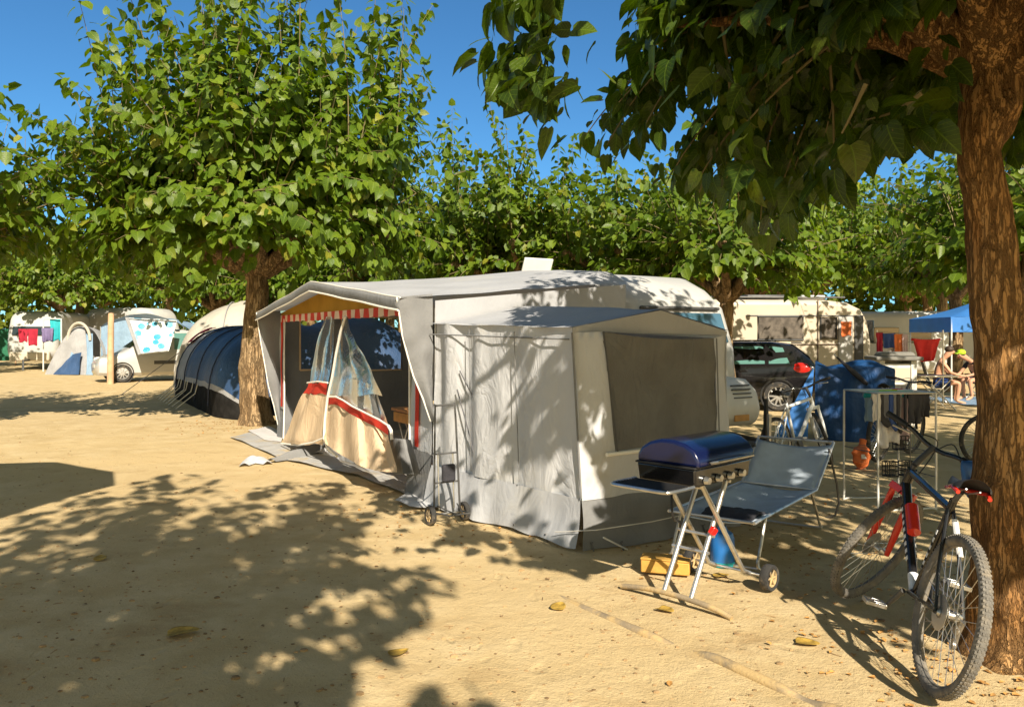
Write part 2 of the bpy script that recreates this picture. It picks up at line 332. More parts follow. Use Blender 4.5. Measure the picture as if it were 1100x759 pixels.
# ---------------------------------------------------------------- foliage
def unit(a): return a/np.maximum(np.linalg.norm(a, axis=-1, keepdims=True), 1e-9)
LEAF_HI = (np.array([(0, 0, 0), (.22, 0, .015), (.5, 0, .0), (.8, 0, -.06), (1.02, 0, -.14),
                     (-.07, .17, .03), (.14, .37, .05), (.48, .36, .03), (.80, .17, -.04),
                     (-.07, -.17, .03), (.14, -.37, .05), (.48, -.36, .03), (.80, -.17, -.04), (.02, .33, .05), (.02, -.33, .05)], float),
           [(0, 1, 6, 13), (0, 13, 5), (1, 2, 7, 6), (2, 3, 8, 7), (3, 4, 8), (0, 14, 10, 1), (0, 9, 14), (1, 10, 11, 2), (2, 11, 12, 3), (3, 12, 4)])
LEAF_LO = (np.array([(0, 0, 0), (1, 0, -.12), (.10, .34, .07), (.58, .33, .02), (.10, -.34, .07), (.58, -.33, .02)], float),
           [(0, 1, 3, 2), (0, 4, 5, 1)])
def leaf_mesh(name, pos, xdir, zdir, size, tmpl, m, parent):
    T, F = tmpl; n = len(pos)
    x = unit(xdir); z = unit(zdir - x*np.sum(zdir*x, 1, keepdims=True)); y = np.cross(z, x)
    wid = RNG.uniform(.85, 1.28, n)[:, None]; curl = RNG.uniform(.3, 2.2, n)[:, None]
    V = (pos[:, None, :] + size[:, None, None]*(T[None, :, 0, None]*x[:, None, :] + (T[None, :, 1]*wid)[..., None]*y[:, None, :] + (T[None, :, 2]*curl)[..., None]*z[:, None, :]))
    k = len(T); me = bpy.data.meshes.new(name)
    lens = [len(f) for f in F]; flat = np.array([i for f in F for i in f])
    loops = (flat[None, :] + (np.arange(n)*k)[:, None]).ravel()
    tot = np.tile(np.array(lens), n); start = np.concatenate([[0], np.cumsum(tot)[:-1]])
    me.vertices.add(n*k); me.vertices.foreach_set('co', V.reshape(-1).astype(np.float32))
    me.loops.add(len(loops)); me.loops.foreach_set('vertex_index', loops.astype(np.int32))
    me.polygons.add(len(tot)); me.polygons.foreach_set('loop_start', start.astype(np.int32))
    me.polygons.foreach_set('use_smooth', np.ones(len(tot), bool)); me.update(calc_edges=True)
    la = me.attributes.new('leafco', 'FLOAT_VECTOR', 'POINT'); la.data.foreach_set('vector', np.tile(T, (n, 1)).reshape(-1).astype(np.float32)); me.validate()
    me.materials.append(m); o = bpy.data.objects.new(name, me); COL.objects.link(o); o.parent = parent
    return o
def shoot_path(p0, d, length, droop, wob=.12, step=.16):
    n = max(3, int(length/step)); p = np.array(p0, float); d = np.array(d, float); d /= np.linalg.norm(d); out = [p.copy()]
    w = RNG.normal(0, wob, 3)
    for i in range(n):
        d = d + np.array((0, 0, -droop*step)) + (w+RNG.normal(0, wob*.6, 3))*step
        d /= np.linalg.norm(d); p = p + d*step; out.append(p.copy())
    return np.array(out)
def leaves_on(paths, spacing, hang=.75, skip=.12, centre=(0, 0, 3)):
    pos = []; xd = []; zd = []
    c = np.array(centre)
    for P_ in paths:
        seg = np.diff(P_, axis=0); L = np.linalg.norm(seg, axis=1); cum = np.concatenate([[0], np.cumsum(L)]); tot = cum[-1]
        s = tot*skip; side = 1
        while s < tot:
            i = min(np.searchsorted(cum, s, 'right')-1, len(seg)-1); t = seg[i]/L[i]; p = P_[i]+t*(s-cum[i])
            q = np.cross(t, (0, 0, 1.)); 
            if np.linalg.norm(q) < .1: q = np.array((1., 0, 0))
            q /= np.linalg.norm(q); a = RNG.uniform(-1.1, 1.1); q2 = np.cross(t, q)
            sd = side*(q*math.cos(a)+q2*math.sin(a)); side = -side
            pet = RNG.uniform(.03, .09)
            dirn = sd*RNG.uniform(.35, .9)+t*RNG.uniform(.1, .6)+np.array((0, 0, -hang*RNG.uniform(.4, 1.5)))+RNG.normal(0, .18, 3)
            out = p-c; out[2] *= .3; out /= max(np.linalg.norm(out), 1e-6)
            nor = np.array((0, 0, 1.0))*RNG.uniform(.3, .9)+out*RNG.uniform(.5, 1.2)+sd*.3+RNG.normal(0, .28, 3)
            pos.append(p+sd*pet); xd.append(dirn); zd.append(nor); s += spacing*RNG.uniform(.6, 1.4)
        pos.append(P_[-1]); xd.append(seg[-1]/L[-1]+np.array((0, 0, -.4))); zd.append(np.array((RNG.normal(0, .4), RNG.normal(0, .4), 1.)))
    return np.array(pos), np.array(xd), np.array(zd)
def trunk_tube(mb, pts, rs, n=14, lump=.10, sc=2.2, flare=0.0, fine=.0):
    k0 = len(mb.v); mb.tube(pts, rs, n)
    ax = [Vector(p) for p in pts]
    for i in range(k0, len(mb.v)):
        v = Vector(mb.v[i]); ring = min((i-k0)//n, len(ax)-1); c = ax[ring]; d = v-c
        f = 1+lump*noise.noise(v*sc)+lump*.6*noise.noise(v*sc*2.7)+fine*noise.noise(Vector((v.x*14, v.y*14, v.z*3)))
        if flare:
            h = max(0, v.z-ax[0].z); a = math.atan2(d.y, d.x)
            f += flare*math.exp(-h*4.5)*(1+.55*math.sin(a*5+1.3)+.3*math.sin(a*3))
        mb.v[i] = tuple(c+d*f)
def smooth_pts(pts, k=5):
    pts = [Vector(p) for p in pts]; out = []
    for i in range(len(pts)-1):
        p0 = pts[max(i-1, 0)]; p1 = pts[i]; p2 = pts[i+1]; p3 = pts[min(i+2, len(pts)-1)]
        for j in range(k):
            t = j/k
            out.append(.5*((2*p1)+(p2-p0)*t+(2*p0-5*p1+4*p2-p3)*t*t+(3*p1-p0-3*p2+p3)*t**3))
    out.append(pts[-1]); return out
def smooth_r(rs, k=5):
    out = []
    for i in range(len(rs)-1):
        for j in range(k): out.append(rs[i]*(1-j/k)+rs[i+1]*j/k)
    return out+[rs[-1]]
def make_tree(root, fork, limbs, shoots, r0, spacing=.085, size=.2, tmpl=LEAF_HI, lm='leaf', bark='bark', droop=(.1, .5), slen=(1.6, 3.2), upb=.75, trunk_pts=None, keep=None, spike=0, flare=.5, lowskirt=.35, hang=.75, nlimb_r=.5, extra_paths=(), limbkeep=None):
    """pollarded mulberry: thick trunk, short limbs ending in heads, long leafy shoots from every head"""
    tm = MB(); tp = trunk_pts or [(0, 0, -.1), (.02, 0, .5), (-.04, .03, fork*.55), (0, 0, fork)]
    sp = smooth_pts(tp, 6); m = len(sp)
    trunk_tube(tm, sp, [r0*(1-.35*i/(m-1)) for i in range(m)], 18, .13, 2.4, flare, .05)
    paths = list(extra_paths); c = (sp[-1].x, sp[-1].y, fork+1)
    for (hx, hy, hz) in limbs:
        if limbkeep and not limbkeep((hx, hy, hz)): continue
        a = sp[-1]; b = Vector((hx, hy, hz)); mid = a.lerp(b, .5)+Vector((0, 0, .12))
        lp = smooth_pts([a-Vector((0, 0, .15)), mid, b], 5); rr = r0*nlimb_r
        trunk_tube(tm, lp, [rr*(1-.35*i/(len(lp)-1)) for i in range(len(lp))], 10, .16, 4)
        tm.ball(b, (rr*.95, rr*.95, rr*.8), 10, 7)
        for _ in range(shoots):
            az = RNG.uniform(0, 2*PI); od = np.array((math.cos(az), math.sin(az), 0)); od2 = np.array((hx, hy, 0))/max(math.hypot(hx, hy), .3)
            if RNG.random() < lowskirt:
                d = od*.7+od2*.7+np.array((0, 0, RNG.uniform(-.15, .5))); L = RNG.uniform(slen[0]*.6, slen[0]*1.1); dr = droop[1]*RNG.uniform(.9, 2.0)
            else:
                d = od*RNG.uniform(.1, .8)+od2*RNG.uniform(0, .8)+np.array((0, 0, upb+RNG.uniform(0, .8))); L = RNG.uniform(*slen); dr = RNG.uniform(*droop)
            t0 = RNG.uniform(.45, 1.0); st = lp[int(t0*(len(lp)-1))]
            paths.append(shoot_path(st, d, L, dr))
        for _ in range(spike):
            paths.append(shoot_path(b, np.array((RNG.normal(0, .12), RNG.normal(0, .12), 1.)), slen[1]*RNG.uniform(1.0, 1.35), .02, .05))
    tm.build('trunk', M[bark], root)
    pos, xd, zd = leaves_on(paths, spacing, hang, centre=c)
    if keep is not None:
        k = keep(pos); pos, xd, zd = pos[k], xd[k], zd[k]
    sz = size*RNG.uniform(.62, 1.22, len(pos))
    tw = MB()
    for P_ in paths:
        if keep is not None:
            kk = keep(P_)
            e = len(P_) if kk.all() else int(np.argmin(kk))
            if e < 3: continue
            P_ = P_[:e]
        Q = P_[::2] if len(P_) > 6 else P_
        tw.tube(Q, [.014*(1-.75*i/(len(Q)-1)) for i in range(len(Q))], 4)
    tw.build('twig', M['twig'], root)
    leaf_mesh('crown', pos, xd, zd, sz, tmpl, M[lm], root)
    return len(pos)
def ring_limbs(n, r, z, jr=.3, jz=.35, ph=0):
    return [((r+RNG.uniform(-jr, jr))*math.cos(2*PI*i/n+ph+RNG.uniform(-.25, .25)), (r+RNG.uniform(-jr, jr))*math.sin(2*PI*i/n+ph+RNG.uniform(-.25, .25)), z+RNG.uniform(-jz, jz)) for i in range(n)]
LHAT = np.array((-SUN_AZ.x, -SUN_AZ.y)); COT = 1/math.tan(SUN_EL)
def shadow_px(pos):                                     # where a point's sun shadow falls on the ground, in survey pixels
    g = pos[:, :2]+LHAT[None, :]*pos[:, 2:3]*COT
    y = np.maximum(g[:, 1], .4)
    px = CX+FPX*g[:, 0]/y; py = HY+FPX*CAM_H/y; py[g[:, 1] < .4] = 5000
    return px, py, g
def in_poly(px, py, poly):
    r = np.zeros(len(px), bool); n = len(poly)
    for i in range(n):
        x1, y1 = poly[i]; x2, y2 = poly[(i+1) % n]
        c = ((y1 > py) != (y2 > py)) & (px < (x2-x1)*(py-y1)/((y2-y1) if y2 != y1 else 1e-9)+x1); r ^= c
    return r

SUNV = np.array((-SUN_AZ.x*math.cos(SUN_EL), -SUN_AZ.y*math.cos(SUN_EL), -math.sin(SUN_EL)))
def wall_px(pos):                                       # where a point's shadow falls on the annexe front, in survey pixels
    p0 = K+U*.02-N*.02; p1 = K+U*2.0+N*.27; d = (p1-p0).normalized(); nn = np.array((d.y, -d.x)); 
    den = SUNV[0]*nn[0]+SUNV[1]*nn[1]; t = -((pos[:, 0]-p0.x)*nn[0]+(pos[:, 1]-p0.y)*nn[1])/den
    h = pos+t[:, None]*SUNV[None, :]; y = np.maximum(h[:, 1], .5)
    return CX+FPX*h[:, 0]/y, HY-FPX*(h[:, 2]-CAM_H)/y, t > 0
# ---------------------------------------------------------------- setting: ground
def gh(x, y):
    p = Vector((x, y, 0)); return .012*noise.noise(p*.8)+.007*noise.noise(p*2.6)-.005
def ground():
    mb = MB(); xs = [-400, -150, -70, -40, -25]+[-18+i*.3 for i in range(121)]+[25, 40, 70, 150, 400]
    ys = [-400, -100, -30, -12, -5, 0]+[1+i*.18 for i in range(90)]+[17.6+i*.7 for i in range(40)]+[60, 100, 200, 600]
    vs = []
    for y in ys:
        for x in xs:
            z = 0.0
            if -19 < x < 19 and 0 < y < 46:
                p = Vector((x, y, 0)); z = gh(x, y)
            vs.append((x, y, z))
    n = len(xs); fs = [(j*n+i, j*n+i+1, (j+1)*n+i+1, (j+1)*n+i) for j in range(len(ys)-1) for i in range(n-1)]
    mb.add(vs, fs); o = mb.build('ground', M['sand']); tag(o, kind='structure')
    lit = MB()                                           # grit and crumbs of dry leaf lying on the sand
    for _ in range(2600):
        d = 2.9+abs(RNG.normal(0, 4.2)); x = RNG.uniform(-.75, .75)*d; s = RNG.uniform(.004, .013)*(1 if RNG.random() < .93 else 1.9)
        lit.ball((x, d, s*.1+gh(x, d)), (s, s*RNG.uniform(.5, 1), s*RNG.uniform(.3, .7)), 5, 3)
    for _ in range(420):                                 # bits of dry leaf and twig
        d = 3.0+abs(RNG.normal(0, 5)); x = RNG.uniform(-.75, .75)*d; s = RNG.uniform(.012, .034); a = RNG.uniform(0, 6.3); z0 = gh(x, d)
        if RNG.random() < .6:
            T, F = LEAF_LO; lit.add([(x+s*(px_*math.cos(a)-py_*math.sin(a)), d+s*(px_*math.sin(a)+py_*math.cos(a)), z0+.006+s*abs(py_)*.6) for px_, py_, pz_ in T], F)
        else: lit.tube([(x, d, z0), (x+math.cos(a)*s*2.2, d+math.sin(a)*s*2.2, z0+.004)], .0022, 4)
    o = lit.build('grit', mat('grit', (.30, .20, .10), .9, .5, 9)); tag(o, 'small stones and crumbs scattered over the sand', 'grit', kind='stuff')
ground()
# fallen leaves
def fallen(px, py, L, rot, label, seed):
    p = G(px, py); mb = MB(); r = random.Random(seed)
    T, F = LEAF_HI
    for k in range(1 if L < .2 else 2):
        vs = []
        for (x, y, z) in T:
            vs.append((x*L-.5*L+k*.03, y*L*1.05*(1-k*.2), .003+abs(y)*L*(.25+.2*r.random())+.22*L*max(0, x-.55)+r.uniform(0, .006)+k*.010))
        mb.add(vs, F, Matrix.Rotation(rot+k*.8, 4, 'Z'))
    o = mb.build('fallen_leaf', M['dry_leaf'], None, sub=1, solid=.002); o.location = p+Vector((0, 0, gh(p.x, p.y)))
    return tag(o, label, 'leaf', 'dry leaves fallen on the sand')
fallen(199, 681, .17, .3, 'big crumpled brown leaf lying in the large dappled shade at bottom left', 1)
fallen(601, 652, .12, 1.2, 'curled yellow leaf on sunlit sand left of the half buried hose', 2)
fallen(869, 692, .125, -.4, 'curled yellow leaf on sand between the grill wheel and the leaning bicycle', 3)
fallen(716, 657, .12, -.9, 'flat tan leaf lying just in front of the grill foot', 4)
fallen(108, 600, .12, 1.9, 'small curled brown leaf in the shade at the left below the smooth dark sail shadow', 7)
fallen(430, 700, .11, .7, 'small curled brown leaf on bright sand right of the big tree shade', 8)
fallen(776, 619, .11, .2, 'small orange leaf lying beside the yellow box under the grill', 5)
# drifts of broken dry leaf round the trunks
lm = MB()
for cx_, cy_, n_, sp_ in ((2.45, 3.85, 520, .50), (-4.65, 14.1, 420, .75), (-.4, 6.9, 120, .6), (1.6, 6.1, 160, .8), (3.4, 7.4, 160, .9)):
    for _ in range(n_):
        x = cx_+RNG.normal(0, sp_); d = cy_+RNG.normal(0, sp_*.8); s = RNG.uniform(.010, .040); a = RNG.uniform(0, 6.3); T, F = LEAF_LO; tl = RNG.normal(0, .25)
        lm.add([(x+s*(px_*math.cos(a)-py_*math.sin(a)), d+s*(px_*math.sin(a)+py_*math.cos(a)), gh(x, d)+.004+s*(abs(py_)*.6+max(0, tl*px_))) for px_, py_, pz_ in T], F)
tag(lm.build('leaf_litter', mat('leaf_litter', (.40, .21, .06), .85, .45, 22, .3, 60)), 'broken orange brown leaf litter drifted round the trunks and awning', 'leaf litter', kind='stuff')
# half buried hose
def hose():
    pts = [G(590, 632), G(625, 650), G(668, 669), G(700, 683), G(735, 694), G(765, 706), G(800, 722), G(838, 739), G(866, 750), G(900, 764), G(960, 790)]
    zs = [-.030, -.012, -.004, .002, -.030, .004, .008, .004, -.018, .006, .006]
    for p, z in zip(pts, zs): p.z = z-.01
    mb = MB(); mb.tube(smooth_pts(pts, 6), .030, 12)
    tag(mb.build('hose', M['hose']), 'long dull grey hose half buried in the sand in the foreground', 'hose')
hose()
# ---------------------------------------------------------------- sky, sun, camera
w = bpy.data.worlds.new('World'); S.world = w; w.use_nodes = True; nt = w.node_tree; nt.nodes.clear()
sky = nt.nodes.new('ShaderNodeTexSky'); sky.sky_type = 'NISHITA'; sky.sun_disc = False
sky.sun_elevation = SUN_EL; sky.sun_rotation = math.atan2(SUN_AZ.x, SUN_AZ.y); sky.air_density = 1.0; sky.dust_density = .0; sky.ozone_density = 3.0; sky.altitude = 1200
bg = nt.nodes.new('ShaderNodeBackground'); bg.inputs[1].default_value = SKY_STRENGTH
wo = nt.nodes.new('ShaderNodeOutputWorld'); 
# sky tinted blue opposite the sun; warm fill for the shade added sunward
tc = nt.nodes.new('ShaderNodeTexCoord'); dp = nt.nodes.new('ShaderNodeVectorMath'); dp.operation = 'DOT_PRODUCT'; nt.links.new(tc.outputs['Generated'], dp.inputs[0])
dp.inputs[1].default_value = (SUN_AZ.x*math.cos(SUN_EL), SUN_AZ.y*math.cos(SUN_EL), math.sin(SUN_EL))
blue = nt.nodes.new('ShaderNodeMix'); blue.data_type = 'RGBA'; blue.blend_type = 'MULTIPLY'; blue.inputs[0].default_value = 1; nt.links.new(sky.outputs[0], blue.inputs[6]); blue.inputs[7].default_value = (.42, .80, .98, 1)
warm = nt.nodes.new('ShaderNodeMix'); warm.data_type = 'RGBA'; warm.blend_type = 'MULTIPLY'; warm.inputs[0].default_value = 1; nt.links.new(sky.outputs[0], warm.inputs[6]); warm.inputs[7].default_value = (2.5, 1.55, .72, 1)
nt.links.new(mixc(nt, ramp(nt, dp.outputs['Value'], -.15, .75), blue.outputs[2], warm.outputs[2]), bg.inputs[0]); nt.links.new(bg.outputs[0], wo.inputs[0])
sl = bpy.data.lights.new('sun', 'SUN'); sl.energy = SUN_STRENGTH; sl.angle = R(.53); sl.color = (1.0, .89, .72)
so = bpy.data.objects.new('sun', sl); COL.objects.link(so)
so.rotation_euler = Vector((-SUN_AZ.x*math.cos(SUN_EL), -SUN_AZ.y*math.cos(SUN_EL), -math.sin(SUN_EL))).to_track_quat('-Z', 'Y').to_euler(); so.location = (3, -8, 12)
cd = bpy.data.cameras.new('camera'); cd.sensor_width = 36; cd.lens = 36*FPX/1100; cd.shift_y = -(379.5-HY)/1100; cd.clip_end = 2000; cd.clip_start = .05
co_ = bpy.data.objects.new('camera', cd); COL.objects.link(co_); co_.location = (0, 0, CAM_H); co_.rotation_euler = (R(90), 0, 0); S.camera = co_
S.view_settings.view_transform = 'Standard'; S.view_settings.look = 'None'; S.view_settings.exposure = EXPOSURE; S.view_settings.gamma = 1
S.render.engine = 'CYCLES'; S.cycles.use_denoising = True; S.cycles.max_bounces = 8; S.cycles.transparent_max_bounces = 12
S.cycles.sample_clamp_indirect = 6
# ---------------------------------------------------------------- trees
def tree_thing(label, loc, rz=0, sc=1.0, group=None, name='mulberry_tree'):
    return thing(name, label, 'tree', loc, (0, 0, rz), group, sc)
# the tree whose shade lies across the foreground: it stands behind the camera
SH = [(-80, 590), (0, 560), (40, 548), (100, 530), (150, 514), (200, 508), (255, 512), (300, 512), (330, 520), (375, 527), (400, 548), (385, 570), (372, 590), (400, 606), (440, 606), (470, 622), (466, 640), (440, 652), (428, 672), (412, 668), (400, 690), (378, 712), (362, 735), (360, 800), (0, 1400), (-700, 900)]
SH2 = [(432, 742), (452, 738), (470, 745), (490, 733), (516, 736), (520, 752), (505, 790), (430, 800)]
def keep_cam(pos):
    px, py, g = shadow_px(pos)
    j = RNG.normal(0, 4, len(px))
    k = (in_poly(px+j, py+j*.3, SH) | in_poly(px, py, SH2) | (py > 4000)) & (pos[:, 2] > 2.9)
    hid = pos[:, 1] < (pos[:, 2]-CAM_H)/.62               # stays above what the camera sees
    return k & hid
t = tree_thing('leafy tree standing behind the viewpoint whose shade covers the lower left sand', (-1.0, -1.9, 0))
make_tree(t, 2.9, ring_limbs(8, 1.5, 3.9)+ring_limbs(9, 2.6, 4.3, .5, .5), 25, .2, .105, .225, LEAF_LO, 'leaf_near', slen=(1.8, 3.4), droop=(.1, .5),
          keep=lambda p: keep_cam(p+np.array((-1.0, -1.9, 0))), limbkeep=lambda h: bool(keep_cam(np.array([h])*np.array((.7, .7, 1.))+np.array((-1.0, -1.9, .0)))[0] and keep_cam(np.array([h])+np.array((-1.0, -1.9, .3)))[0]))
# big foreground tree on the right
BT = np.array((2.52, 3.98, 0))
LITZ = [(-900, 5000), (380, 800), (380, 620), (500, 592), (560, 604), (640, 618), (705, 600), (742, 592), (800, 612), (838, 626), (868, 650), (890, 640), (930, 668), (985, 720), (1000, 690), (1035, 660), (1060, 628), (1110, 640), (1400, 660), (1600, 5000)]
WLIT = [(440, 320), (522, 330), (548, 392), (520, 462), (552, 505), (575, 478), (618, 466), (664, 476), (668, 548), (600, 556), (440, 570)]
def keep_big(p):
    pos = p+BT; px, py, g = shadow_px(pos); j = RNG.normal(0, 5, len(px))
    dead = in_poly(px+j, py+j*.4, LITZ) | (g[:, 1] < 2.6)
    wx, wy, ok = wall_px(pos); on = ok & (wx > 440) & (wx < 690) & (wy > 315) & (wy < 600); lit = in_poly(wx, wy, WLIT)
    rr = RNG.random(len(px)); dead |= on & np.where(lit, rr > .022, rr > .17)
    d = np.maximum(pos[:, 1], .3); sx = CX+FPX*pos[:, 0]/d; sy = HY-FPX*(pos[:, 2]-CAM_H)/d
    front = (pos[:, 1] > .2)
    low = np.interp(sx, [-600, 480, 500, 540, 600, 680, 740, 790, 815, 850, 885, 925, 960, 1010, 1060, 1200, 2000], [-400, -30, 60, 100, 150, 182, 205, 225, 262, 250, 228, 170, 150, 140, 150, 300, 400])
    vis = front & (sy > low+RNG.normal(0, 8, len(px)))
    vis |= front & (sx > 1022) & (sx < 1112) & (sy > -60) & (sy < 180) & (pos[:, 1] < 4.35)
    near = (pos[:, 1] < 3.5) & (sx > -50) & (sx < 1150) & (sy > -60)
    gap = in_poly(sx, sy, [(505, 62), (520, 20), (545, -80), (380, -80), (380, 120)])
    # shade wanted on the annexe end; open flecks on its front
    awning_lit = (g[:, 1] > 8.6) & (g[:, 0] < -.75)
    lounge = (g[:, 0] > 1.5) & (g[:, 0] < 3.3) & (g[:, 1] > 5.7) & (g[:, 1] < 8.3) & (RNG.random(len(px)) > .16)
    sunlit = np.zeros(len(px), bool)
    for zq in (2.45, 2.9, 3.35):
        tt = (pos[:, 2]-zq)/-SUNV[2]; q = pos+tt[:, None]*SUNV[None, :]; qy = np.maximum(q[:, 1], .5); qx = CX+FPX*q[:, 0]/qy; qz = HY-FPX*(zq-CAM_H)/qy
        sunlit |= (tt > .3) & (q[:, 1] > 2.8) & (qx > 470) & (qx < 670) & (qz > -60) & (qz < 230) & (sy < -20)
    sunlit &= RNG.random(len(px)) > .10
    return ~(dead | vis | near | gap | awning_lit | lounge | sunlit)
t = tree_thing('large rough barked tree at the right edge with the mountain bicycle against it', tuple(BT), 0, name='mulberry_tree')
# trunk measured from the photograph
tp = [G(1082, 716)-Vector(BT)+Vector((0, 0, -.25))]+[P(x, y, 3.98)-Vector(BT) for x, y in ((1090, 700), (1089, 600), (1084, 500), (1083, 400), (1067, 300), (1061, 225), (1051, 165), (1062, 118), (1068, 60))]
tm_r = [.235, .215, .188, .160, .140, .112, .106, .092, .142, .125]
limbs = [tuple(P(1110, 10, 4.05)-Vector(BT)), (-.9, -.25, 3.2), (-1.6, .5, 3.35), (-.6, 1.2, 3.4), (.9, .6, 3.3), (1.2, -.4, 3.4), (.3, -1.1, 3.6), (-1.0, -1.0, 3.7), (2.0, 1.2, 3.3), (.4, 1.9, 3.5), (-1.0, 1.3, 3.9), (-2.2, -.3, 3.7), (-.2, .2, 4.2), (1.4, -1.2, 3.8), (-.8, -2.2, 4.6), (.4, -2.6, 4.9), (1.4, -2.4, 4.7), (-1.8, -1.6, 4.7), (0, -1.2, 4.9), (-1.2, 0, 4.8), (1.0, 0, 4.8), (2.4, -.6, 4.0), (2.2, -1.8, 4.3), (.9, -2.8, 3.9), (1.4, -3.2, 4.3), (.7, -2.3, 3.5)]
def big_tree():
    tm = MB(); sp = smooth_pts(tp, 14); rs = smooth_r(tm_r, 14)
    trunk_tube(tm, sp, rs, 64, .13, 3.2, .34, .10)
    paths = []; top = sp[-1]
    for i, (hx, hy, hz) in enumerate(limbs):
        b = Vector((hx, hy, hz)); lp = smooth_pts([top-Vector((0, 0, .12)), top.lerp(b, .5)+Vector((0, 0, .10)), b], 5); rr = .085
        trunk_tube(tm, lp, [rr*(1-.88*k/(len(lp)-1)) for k in range(len(lp))], 12, .2, 5)
        for _ in range(34):
            az = RNG.uniform(0, 2*PI); od = np.array((math.cos(az), math.sin(az), 0)); od2 = np.array((hx, hy, 0))/max(math.hypot(hx, hy), .3)
            if RNG.random() < .55: d = od*.7+od2*.6+np.array((0, 0, RNG.uniform(-.35, .4))); L = RNG.uniform(1.1, 2.0); dr = RNG.uniform(.3, .9)
            else: d = od*.6+od2*.4+np.array((0, 0, RNG.uniform(.5, 1.3))); L = RNG.uniform(1.4, 2.6); dr = RNG.uniform(.1, .5)
            paths.append(shoot_path(lp[int(RNG.uniform(.5, 1)*(len(lp)-1))], d, L, dr))
    # twigs that reach out over the pitch in the photograph
    for a_, b_, c_ in (((760, -40, 3.7), (640, 60, 3.9), (512, 66, 4.1)), ((800, -20, 3.5), (690, 45, 3.7), (592, 40, 3.9)), ((820, 60, 3.5), (690, 100, 3.7), (560, 62, 3.9)),
                       ((850, 90, 3.5), (720, 150, 3.7), (585, 158, 3.9)), ((880, 130, 3.4), (790, 165, 3.6), (690, 165, 3.8)), ((900, 150, 3.3), (830, 195, 3.5), (770, 190, 3.6)),
                       ((940, 120, 3.3), (880, 190, 3.4), (838, 215, 3.45)), ((880, 60, 3.2), (740, 90, 3.3), (620, 92, 3.5)), ((700, -60, 3.6), (600, -10, 3.8), (530, 5, 4.1)), ((930, 90, 3.5), (900, 150, 3.6), (868, 185, 3.7)),
                       ((960, 40, 3.4), (850, 60, 3.5), (700, 20, 3.7)), ((990, 100, 3.6), (960, 120, 3.7), (925, 130, 3.8))):
        q = [np.array(P(*k))-BT for k in (a_, b_, c_)]; pp = np.array([tuple(v) for v in smooth_pts([tuple(v) for v in q], 8)])
        paths.append(pp)
        for k in range(4, 16, 4):
            paths.append(shoot_path(pp[k], pp[min(k+2, 16)]-pp[k]+RNG.normal(0, .08, 3)*1.0, RNG.uniform(.3, .6), .7))
    # sawn stub low on the fork
    tm.tube(smooth_pts([P(1046, 62, 3.95)-Vector(BT), P(1018, 45, 3.9)-Vector(BT), P(994, 18, 3.85)-Vector(BT)], 4), [.05, .045, .042, .04, .036, .033, .03, .027, .022], 10)
    tm.build('trunk', M['bark_red'], t)
    pos, xd, zd = leaves_on(paths, .034, .85, centre=(0, 0, 3)); k = keep_big(pos); pos, xd, zd = pos[k], xd[k], zd[k]
    tw = MB()
    for P_ in paths:
        kk = keep_big(P_); e = len(P_) if kk.all() else int(np.argmin(kk))
        if e < 5: continue
        tw.tube(P_[:e], [.011*(1-.7*i/e) for i in range(e)], 5)
    tw.build('twig', M['twig'], t)
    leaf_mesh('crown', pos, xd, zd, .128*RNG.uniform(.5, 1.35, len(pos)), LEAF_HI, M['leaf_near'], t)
    print('big tree leaves', len(pos))
big_tree()
def keep_porch(p):
    g = p[:, :2]+LHAT[None, :]*p[:, 2:3]*COT; s = g @ LHAT; q = np.abs(g[:, 0]*LHAT[1]-g[:, 1]*LHAT[0])
    return ~((s > -.2) & (s < 2.6) & (q < .32) & (RNG.random(len(p)) > .25))
# broad tree left of the awning
t = tree_thing('broad leafy tree with thick trunk beside the awning porch and blue tunnel tent', tuple(G(274, 455)))
n = make_tree(t, 2.75, [(-1.5, -.3, 3.5), (1.5, -.3, 3.6), (-.7, -1.3, 3.5), (.7, -1.4, 3.6), (-.9, .9, 3.8), (1.0, .9, 3.9), (0, 0, 4.4), (-2.3, -.4, 3.6), (2.3, .0, 3.7), (-.2, -.8, 4.4), (.9, -.5, 4.9), (-.8, -.3, 5.0), (1.9, -1.2, 3.6), (-1.7, -1.3, 3.5), (2.2, .3, 4.7), (-1.6, .3, 4.8), (.0, -1.7, 3.9), (.5, .2, 5.6), (-.5, -.6, 5.5), (2.5, -.5, 3.4), (-2.6, .0, 3.4)], 31, .27, .064, .19, LEAF_HI, 'leaf', 'bark',
              droop=(.02, .34), slen=(1.6, 3.1), upb=.8, lowskirt=.58, spike=2, flare=.42, keep=keep_porch, trunk_pts=[(0, 0, -.1), (.0, 0, .3), (-.05, 0, .9), (-.02, .0, 1.6), (.05, 0, 2.3), (.04, 0, 2.8)])
print('porch tree leaves', n)
